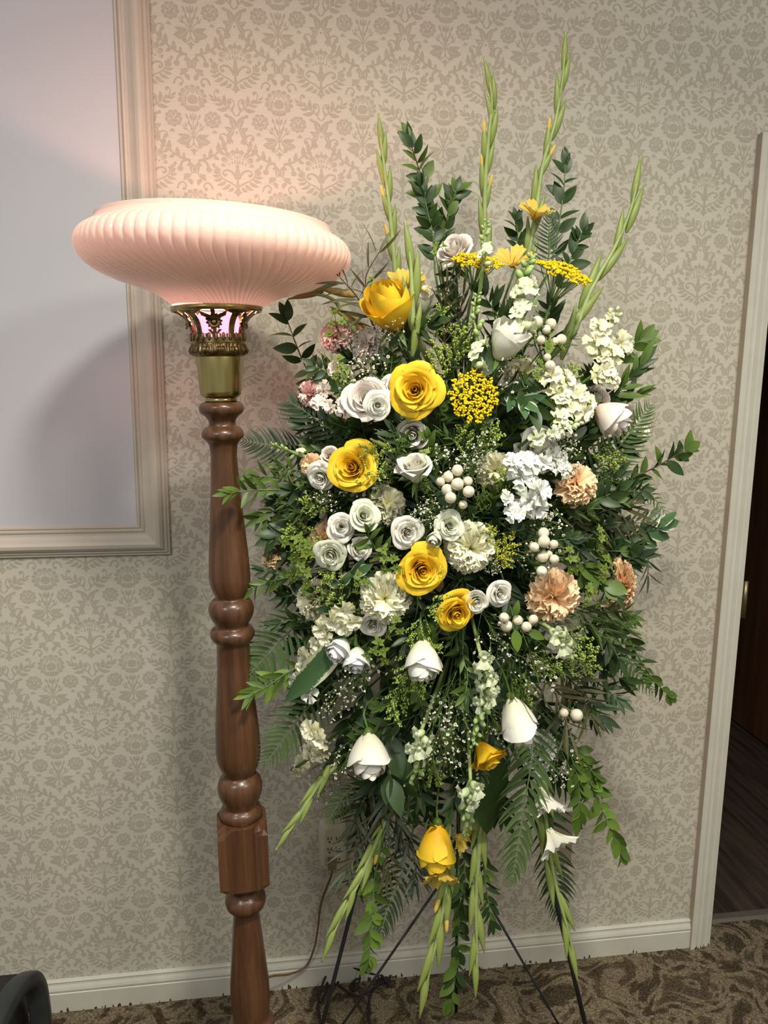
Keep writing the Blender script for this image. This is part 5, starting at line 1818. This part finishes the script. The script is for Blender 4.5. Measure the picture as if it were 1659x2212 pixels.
# ------------------------------------------------------------------ tiny-flowered filler
for (k, u, v, s, d, l) in (
        ('wax', 845, 690, 90, (0.2, 1), 'white waxflower in front of the highest yellow rose'),
        ('wax', 795, 770, 120, (-0.3, 1), 'white waxflower beside the pale blush carnation'),
        ('wax', 742, 790, 100, (-0.6, 0.8), 'white waxflower beside the dark reddish leaves'),
        ('wax', 965, 975, 100, (0.1, 1), 'white waxflower above the white rose bud'),
        ('wax', 925, 1090, 84, (-0.4, 0.4), 'white waxflower beside the loose white spray rose'),
        ('wax', 1050, 960, 100, (0.6, 0.6), 'white waxflower below the round yarrow head'),
        ('wax', 1205, 1130, 120, (0.7, -0.1), 'white waxflower below the pure white stock'),
        ('wax', 1070, 1235, 56, (0.3, -0.6), 'white waxflower at the lower edge of the pale carnation'),
        ('wax', 760, 1490, 120, (-0.2, -1), 'white waxflower hanging below the white lisianthus'),
        ('wax', 715, 1540, 100, (-0.5, -1), 'white waxflower hanging beside the strap leaf tip'),
        ('wax', 1165, 1475, 130, (0.3, -1), 'white waxflower hanging below the white-green snapdragon'),
        ('wax', 990, 1580, 130, (-0.1, -1), 'white waxflower hanging beside the long snapdragon'),
        ('wax', 965, 1640, 110, (0.1, -1), 'white waxflower hanging above the lowest snapdragon'),
        ('wax', 690, 1710, 110, (-0.5, -1), 'white waxflower hanging above the short gladiolus spike'),
        ('wax', 745, 1660, 110, (-0.3, -1), 'white waxflower hanging beside the down-facing white rose'),
        ('wax', 690, 1070, 90, (-0.8, 0.1), 'white waxflower above the spray rose cluster near the lamp'),
        ('wax', 1240, 960, 80, (0.8, 0.4), 'white waxflower above the peach carnation by the fern'),
        ('goldy', 1110, 1160, 90, (0.3, 0.7), 'yellow goldenrod beside the full pale carnation'),
        ('goldy', 1100, 1225, 80, (0.4, -0.8), 'yellow goldenrod above the pair of white spray roses'),
        ('goldy', 1060, 1135, 70, (-0.1, 1), 'yellow goldenrod tip above the pale carnation'),
        ('gold', 900, 1500, 120, (-0.2, -0.9), 'lime green goldenrod below the drooping white rose'),
        ('gold', 860, 1480, 100, (-0.6, -0.7), 'lime green goldenrod beside the white lisianthus'),
        ('gold', 945, 745, 110, (-0.1, 1), 'lime green goldenrod beside the highest yellow rose'),
        ('gold', 960, 660, 90, (0.2, 1), 'lime green goldenrod below the flat yarrow head'),
        ('gold', 1245, 790, 90, (0.4, 1), 'lime green goldenrod between two cream stocks'),
        ('gold', 790, 965, 100, (-0.5, 0.6), 'lime green goldenrod above the yellow rose by the lamp'),
        ('gold', 650, 1085, 100, (-0.9, 0.2), 'lime green goldenrod near the ruscus that crosses the lamp'),
        ('gold', 830, 1020, 90, (0.8, 0.2), 'lime green goldenrod beside the white rose bud'),
        ('gold', 640, 1200, 110, (-0.7, -0.1), 'lime green goldenrod beside the tiny peach carnation'),
        ('gold', 1280, 1420, 110, (0.8, -0.8), 'lime green goldenrod tip below the peach carnations'),
        ('pepper', 900, 845, 70, (-0.8, 0.5), 'pepper grass lying over the yellow rose by the yarrow'),
        ('pepper', 775, 1010, 60, (-0.6, -0.1), 'pepper grass lying over the yellow rose by the lamp'),
        ('pepper', 1050, 1040, 90, (0.2, 1), 'pepper grass beside the ivory berries'),
        ('pepper', 960, 1230, 60, (0.3, 0.4), 'pepper grass beside the central yellow rose'),
        ('pepper', 700, 760, 110, (-0.5, 0.9), 'pepper grass in front of the pink carnation'),
        ('feather', 1385, 1370, 150, (1, -0.35), 'feathery green tip reaching towards the door casing'),
        ('feather', 1370, 1320, 130, (1, 0.1), 'feathery green tip under the edge-on peach carnation'),
        ('feather', 1330, 1400, 140, (0.8, -0.8), 'feathery green tip above the drooping ruscus'),
        ('feather', 600, 1085, 110, (-1, 0.3), 'feathery green tip near the lamp column'),
        ('feather', 1250, 1330, 120, (0.8, 0.2), 'feathery greenery beside the full peach carnation'),
        ('feather', 930, 1700, 130, (-0.1, -1), 'feathery greenery above the lowest yellow rose'),
        ('gold', 610, 1150, 110, (-0.9, 0.1), 'lime goldenrod above the tiny peach carnation'),
        ('gold', 700, 1255, 90, (-0.5, -0.4), 'lime goldenrod below the lowest green-white spray rose'),
        ('feather', 640, 1040, 120, (-1, 0.2), 'feathery greenery under the small peach carnation by the lamp'),
        ('feather', 620, 1110, 120, (-1, 0.0), 'feathery greenery above the broad dark toothed leaves'),
        ('wax', 905, 1100, 80, (-0.2, 0.8), 'white waxflower above the loose white spray rose'),
        ('pepper', 850, 1000, 110, (0.5, 0.8), 'pepper grass between the yellow rose and the white bud'),
        ('gold', 940, 1390, 90, (0.2, 0.5), 'lime goldenrod below the small yellow rose'),
        ('wax', 1090, 1400, 120, (0.5, -0.8), 'white waxflower below the lowest ivory berries'),
        ('feather', 1300, 1100, 140, (1, 0.0), 'feathery greenery among the olive narrow leaves'),
        ('wax', 940, 1560, 110, (-0.5, -0.9), 'white waxflower beside the hanging snapdragon near the ivy leaf'),
        ('gold', 850, 1560, 100, (-0.2, -0.9), 'lime goldenrod above the down-facing white rose'),
        ('feather', 870, 1760, 130, (-0.4, -1), 'feathery greenery beside the lowest yellow rose'),
        ('pepper', 1060, 930, 90, (0.2, -0.3), 'pepper grass below the round yarrow head'),
        ('gold', 1000, 700, 110, (0.1, 1), 'lime goldenrod beside the green snapdragon spire'),
        ('feather', 870, 930, 110, (0.1, 0.6), 'feathery greenery beside the white spray rose in the gap')):
    filler(k, u, v, s, d, l, wide=0.8 if k == 'pepper' else 1.0)
for (u, v, s, n, l) in ((722, 700, 60, 4, 'lime bracts in front of the pink carnation'), (735, 795, 56, 5, 'lime bracts beside the blush white rose'), (805, 618, 44, 4, 'lime bracts beside the lamp shade'),
                        (908, 1000, 54, 4, 'lime bracts over the white rose bud'), (640, 1185, 70, 7, 'lime bracts beside the tiny peach carnation'), (775, 1262, 46, 4, 'lime bracts beside the cream edged leaves'),
                        (650, 1240, 60, 6, 'lime bracts above the side-facing pale carnation'), (812, 1408, 60, 5, 'lime bracts beside the white lisianthus'), (835, 1210, 60, 5, 'lime bracts beside the central yellow rose'),
                        (1192, 740, 56, 5, 'lime bracts among the upper ivory berries'), (1165, 800, 46, 4, 'lime bracts under the upper ivory berries'), (1235, 1210, 60, 5, 'lime bracts beside the ivory berries above the peach carnation'),
                        (1310, 1230, 60, 5, 'lime bracts beside the edge-on peach carnation'), (935, 1400, 40, 3, 'lime bracts over the drooping white rose'), (1300, 1165, 50, 4, 'lime bracts among the olive narrow leaves'),
                        (850, 1360, 50, 4, 'lime bracts under the full pale carnation'), (945, 530, 40, 3, 'lime bracts beside the top blush rose'), (1275, 1290, 60, 5, 'lime bracts between the two full peach carnations')):
    bupleurum(u, v, s, l, n)

# ------------------------------------------------------------------ dark leafy filler deep in the spray
MARK = [(845, 672, 'the highest yellow rose'), (897, 842, 'the yarrow-side yellow rose'), (763, 1010, 'the lamp-side yellow rose'), (911, 1230, 'the central yellow rose'),
        (984, 1322, 'the small yellow rose'), (1050, 1630, 'the half hidden yellow rose'), (945, 1815, 'the lowest yellow rose'), (984, 545, 'the top blush rose'), (1090, 748, 'the upright white rose'),
        (793, 862, 'the broad blush white rose'), (892, 936, 'the shaded spray rose'), (897, 1022, 'the upturned white rose'), (1316, 897, 'the drooping blush rose'), (915, 1418, 'the drooping white rose'),
        (1115, 1541, 'the large white rose bud'), (799, 1622, 'the down-facing white rose'), (785, 1114, 'the spray rose cluster'), (971, 1137, 'the spiral green-white rose'), (1050, 1290, 'the pair of white spray roses'),
        (834, 1299, 'the lower pale carnation'), (1022, 1186, 'the upper pale carnation'), (1205, 1296, 'the full peach carnation'), (1256, 1036, 'the upper peach carnation'),
        (1366, 1268, 'the edge-on peach carnation'), (664, 1300, 'the side-facing pale carnation'), (1135, 1050, 'the pure white stock'), (1310, 760, 'the cream stock with buds'), (1235, 865, 'the creamy yellow stock'),
        (680, 1610, 'the lowest cream stock'), (750, 1412, 'the white lisianthus'), (1040, 1480, 'the long drooping snapdragon'), (1022, 856, 'the round yarrow head'), (1216, 596, 'the tilted yarrow head'),
        (1180, 710, 'the upper ivory berries'), (985, 1050, 'the middle ivory berries'), (1120, 1345, 'the lowest ivory berries'), (716, 722, 'the upper pink carnation'), (1130, 1700, 'the large hanging fern'),
        (690, 1460, 'the strap leaf'), (1330, 1130, 'the olive narrow leaves')]
USED = set()


def where(u, v, kind):
    """name the place of a filler branch by a landmark flower"""
    best = None
    for (a, b_, n) in MARK:
        dx, dy = u - a, v - b_
        side = ('above' if dy < 0 else 'below') if abs(dy) > abs(dx) else ('on the lamp side of' if dx < 0 else 'on the door side of')
        for far, word in ((0, ''), (60, 'deep '), (110, 'far ')):
            lab = '%s %s%s %s' % (kind, {'': 'just ', 'deep ': 'set back ', 'far ': 'far back '}[word], side, n)
            sc = math.hypot(dx, dy) + far
            if lab not in USED and (best is None or sc < best[0]):
                best = (sc, lab)
    USED.add(best[1])
    return best[1]


rr = random.Random(21)
cnt = 0
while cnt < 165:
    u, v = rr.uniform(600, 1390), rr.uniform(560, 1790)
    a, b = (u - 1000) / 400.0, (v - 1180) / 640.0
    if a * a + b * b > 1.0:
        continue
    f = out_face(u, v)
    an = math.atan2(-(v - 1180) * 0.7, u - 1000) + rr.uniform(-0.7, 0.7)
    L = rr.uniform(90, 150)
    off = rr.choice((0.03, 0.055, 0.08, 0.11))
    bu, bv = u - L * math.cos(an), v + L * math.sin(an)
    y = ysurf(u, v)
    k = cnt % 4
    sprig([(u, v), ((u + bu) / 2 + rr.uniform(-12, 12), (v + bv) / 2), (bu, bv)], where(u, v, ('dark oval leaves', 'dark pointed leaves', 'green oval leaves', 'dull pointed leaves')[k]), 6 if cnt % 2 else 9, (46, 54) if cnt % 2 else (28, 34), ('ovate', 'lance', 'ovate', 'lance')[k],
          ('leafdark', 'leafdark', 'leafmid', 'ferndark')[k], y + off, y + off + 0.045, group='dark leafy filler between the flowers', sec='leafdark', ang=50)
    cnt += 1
for (u, v, du, dv, mt, sh) in ((606, 1010, 90, 30, 'leafmid', 'lance'), (596, 1080, 90, 10, 'leafdark', 'ovate'), (590, 1140, 90, 0, 'leafmid', 'lance'), (600, 1195, 90, 5, 'leafdark', 'ovate'), (612, 1290, 90, -10, 'leafdark', 'lance'),
                               (640, 1390, 90, -20, 'leafdark', 'ovate'), (650, 1530, 90, -40, 'leafdark', 'ovate'), (720, 1640, 80, -70, 'leafdark', 'lance'), (650, 920, 90, 40, 'leafdark', 'lance'), (680, 790, 80, 60, 'leafdark', 'ovate'),
                               (1385, 1060, -90, 20, 'leafdark', 'ovate'), (1375, 1210, -90, 0, 'leafdark', 'lance'), (1365, 1330, -90, -20, 'leafmid', 'lance'), (1330, 1430, -90, -40, 'leafdark', 'ovate'), (1290, 1560, -80, -60, 'leafdark', 'lance'),
                               (780, 1740, 50, -90, 'leafdark', 'lance'), (900, 1760, 20, -90, 'leafdark', 'ovate'), (1080, 1760, -20, -90, 'leafdark', 'lance')):
    sprig([(u, v), (u + du * 0.5, v + dv * 0.5 - 6), (u + du, v + dv)], where(u, v, 'bushy %s leaves' % ('pointed' if sh == 'lance' else 'oval')), 8, (34, 42), sh, mt, -0.345, -0.33, sec='leafdark', ang=55,
          group='bushy foliage along the outline')
cnt = 0
while cnt < 48:
    u, v = rr.uniform(640, 1350), rr.uniform(640, 1700)
    a, b = (u - 1000) / 400.0, (v - 1180) / 620.0
    if a * a + b * b > 1.0:
        continue
    an = math.atan2(-(v - 1180), u - 1000) + rr.uniform(-0.8, 0.8)
    kind = ('gold', 'pepper', 'wax', 'feather', 'gold')[cnt % 5]
    filler(kind, u, v, rr.uniform(80, 120), (math.cos(an), math.sin(an)), where(u, v, {'gold': 'fine lime buds', 'pepper': 'fine pepper grass', 'wax': 'fine white buds', 'feather': 'feathery greenery'}[kind]),
           Y=ysurf(u, v) + rr.choice((0.0, 0.02, 0.035)), group={'gold': 'lime budded filler', 'pepper': 'pepper grass filler', 'wax': 'white budded filler', 'feather': 'feathery filler'}[kind])
    cnt += 1
# ------------------------------------------------------------------ wall outlet, cords, chair
IVORY = plain('ivory_plastic', (0.62, 0.58, 0.47), (0.58, 0.54, 0.43), 10, 0.4, 0.4)
SLOT = plain('dark_slot', (0.02, 0.018, 0.015), None, 10, 0.6)


def outlet():
    a, b = px(693, 1765, 0), px(742, 1868, 0)
    c = V3(((a.x + b.x) / 2, 0, (a.z + b.z) / 2))
    w, h, d = b.x - a.x + 0.012, a.z - b.z, 0.034
    t = thing('outlet_adapter', 'ivory multi-socket outlet adapter on the papered wall behind the flowers', 'outlet', (c.x, -0.0005, c.z))
    mb = MB()
    rows = []
    for (ins, y) in ((0.0, 0.0), (0.0, -0.012), (0.008, -0.026), (0.012, -d)):
        row = []
        for k in range(24):
            an = 2 * PI * k / 24
            ex = 0.35
            x = (w / 2 - ins) * math.copysign(abs(math.cos(an)) ** ex, math.cos(an))
            z = (h / 2 - ins) * math.copysign(abs(math.sin(an)) ** ex, math.sin(an))
            row.append(V3((x, y, z)))
        rows.append(row)
    mb.grid(rows, True)
    mb.add(rows[-1], [tuple(range(24))])
    mb.build('housing', IVORY, t, True)
    for i, x in enumerate((-0.009, 0.011)):
        for j, z in enumerate((0.030, 0.002, -0.026)):
            s = MB()
            s.box((x - 0.004, -d - 0.0006, z), (0.0018, 0.0012, 0.008))
            s.box((x + 0.004, -d - 0.0006, z), (0.0018, 0.0012, 0.0065))
            s.tube([(x, -d + 0.001, z - 0.009), (x, -d - 0.0012, z - 0.009)], 0.0022, 8)
            s.build('socket', SLOT, t, False)
    p = MB()
    p.box((-0.004, -d - 0.010, -0.030), (0.020, 0.020, 0.022))
    pl = p.build('lamp_plug', plain('amber_brown_plug', (0.24, 0.18, 0.08), None, 10, 0.4), t, False)
    return c


oc = outlet()
b1, b2 = px(1189, 1742, -0.001), px(1231, 1742, -0.001)
bz = px(1210, 1850, -0.001).z
wb = thing('wall_box', 'small plain wall box whose top edge shows behind the hanging fern', 'wall box', ((b1.x + b2.x) / 2, -0.0005, bz))
mb = MB()
mb.box((0, -0.014, (b1.z - bz) / 2), (b2.x - b1.x, 0.028, b1.z - bz))
mb.build('housing', plain('shade_tinted_plastic', (0.30, 0.25, 0.19), None, 8, 0.5), wb, False)  # shade of the spray put into the darker front colour
mb = MB()
mb.box((0, -0.0145, b1.z - bz + 0.0012), (b2.x - b1.x + 0.002, 0.030, 0.0025))
mb.build('lit_top_slab', plain('lit_top_plastic', (0.86, 0.86, 0.82), None, 8, 0.3), wb, False)  # white slab paints in the light on the top face

CORD = plain('brown_lamp_cord', (0.165, 0.095, 0.040), (0.12, 0.068, 0.028), 30, 0.4, 0.4)
pts = [V3((oc.x - 0.004, -0.048, oc.z - 0.040)), V3((oc.x - 0.006, -0.03, oc.z - 0.075)), px(694, 1950, -0.012), px(686, 2010, -0.014), px(678, 2050, -0.018), px(660, 2088, -0.022), px(625, 2104, -0.035), px(583, 2110, -0.06),
       px(535, 2135, -0.10), V3((-0.11, -0.16, 0.004)), V3((-0.16, -0.22, 0.004)), V3((-0.14, -0.30, 0.004)), V3((-0.10, -0.29, 0.02))]
mb = MB()
mb.tube(smooth_curve(pts, 7), 0.0027, 7)
t = thing('lamp_cord', 'brown lamp cord running from the wall outlet down to the lamp foot', 'cord', (-0.11, -0.16, 0))
mb.build('cord', CORD, t, True, LOC(t))


def floorpt(u, v, z=0.004):
    d = C_F + C_R * ((u - 829.5) / F_PX) - C_U * ((v - 1106.0) / F_PX)
    return CAM + d * ((z - CAM.z) / d.z)


CABLE = plain('black_rubber_cable', (0.016, 0.015, 0.015), None, 30, 0.5, 0.35)


def cable(pts, label, r=0.003):
    t = thing('power_cable', label, 'cable', floorpt(*pts[len(pts) // 2][:2]))
    mb = MB()
    mb.tube(smooth_curve([floorpt(u, v, z) for u, v, z in pts], 7), r, 7)
    mb.build('cord', CABLE, t, True, LOC(t))


cable([(700, 2240, .004), (690, 2195, .004), (688, 2160, .005), (700, 2118, .02), (715, 2092, .035), (750, 2086, .045), (785, 2098, .03), (812, 2104, .015), (835, 2100, .008), (834, 2112, .005), (818, 2122, .005), (800, 2150, .005), (797, 2190, .004), (800, 2240, .004)],
      'black cable looping on the carpet behind the easel leg')
cable([(845, 2132, .005), (825, 2108, .012), (806, 2100, .016), (775, 2112, .010), (757, 2130, .006), (765, 2140, .005), (775, 2122, .02), (784, 2082, .06)], 'short black cable crossing the bigger loop on the carpet')
cable([(692, 2165, .004), (720, 2125, .006), (760, 2148, .005), (785, 2148, .008), (815, 2128, .01), (840, 2115, .008)], 'black cable lying flat across the easel strut', 0.0026)


def chair():
    SEATM = plain('dark_charcoal_fabric', (0.024, 0.021, 0.021), (0.016, 0.014, 0.014), 150, 0.85, 0.2, bmp=0.2)
    ARM = plain('dark_grey_plastic', (0.022, 0.025, 0.026), (0.015, 0.018, 0.019), 20, 0.42, 0.45)
    t = thing('armchair', 'dark charcoal armchair whose armrest corner shows at the lower left', 'chair', (-0.72, -0.95, 0))
    L = LOC(t)

    def bar(path, w, h, name):
        mb = MB()
        P = smooth_curve(path, 5)
        rows = []
        for i, p in enumerate(P):
            tg = (P[min(i + 1, len(P) - 1)] - P[max(i - 1, 0)]).normalized()
            x = V3((1, 0, 0))
            n = x.cross(tg).normalized()
            row = []
            for k in range(12):
                an = 2 * PI * k / 12
                row.append(p + x * (w / 2 * math.copysign(abs(math.cos(an)) ** 0.5, math.cos(an))) + n * (h / 2 * math.copysign(abs(math.sin(an)) ** 0.5, math.sin(an))))
            rows.append(row)
        mb.grid(rows, True)
        mb.add(rows[0], [tuple(range(11, -1, -1))])
        mb.add(rows[-1], [tuple(range(12))])
        mb.build(name, ARM, t, True, L)
    for (x, k) in ((-0.388, 1), (-1.06, -1)):
        bar([V3((x - 0.012 * k, -1.22, 0.02)), V3((x - 0.012 * k, -1.20, 0.40)), V3((x - 0.012 * k, -1.17, 0.57)), V3((x - 0.012 * k, -1.10, 0.612)), V3((x - 0.012 * k, -0.85, 0.614)), V3((x - 0.008 * k, -0.68, 0.613)),
             V3((x + 0.002 * k, -0.628, 0.606)), V3((x + 0.006 * k, -0.600, 0.578)), V3((x + 0.010 * k, -0.594, 0.52)), V3((x + 0.016 * k, -0.594, 0.30)), V3((x + 0.022 * k, -0.594, 0.01))], 0.030, 0.024, 'armrest_frame')
    mb = MB()
    mb.box((-0.724, -0.87, 0.40), (0.60, 0.58, 0.09))
    o = mb.build('seat', SEATM, t, True, L)
    o.modifiers.new('round', 'BEVEL').width = 0.02
    mb = MB()
    mb.box((-0.724, -0.552, 0.44), (0.62, 0.045, 0.22))
    o = mb.build('back_panel', SEATM, t, True, L)
    o.modifiers.new('round', 'BEVEL').width = 0.012


chair()
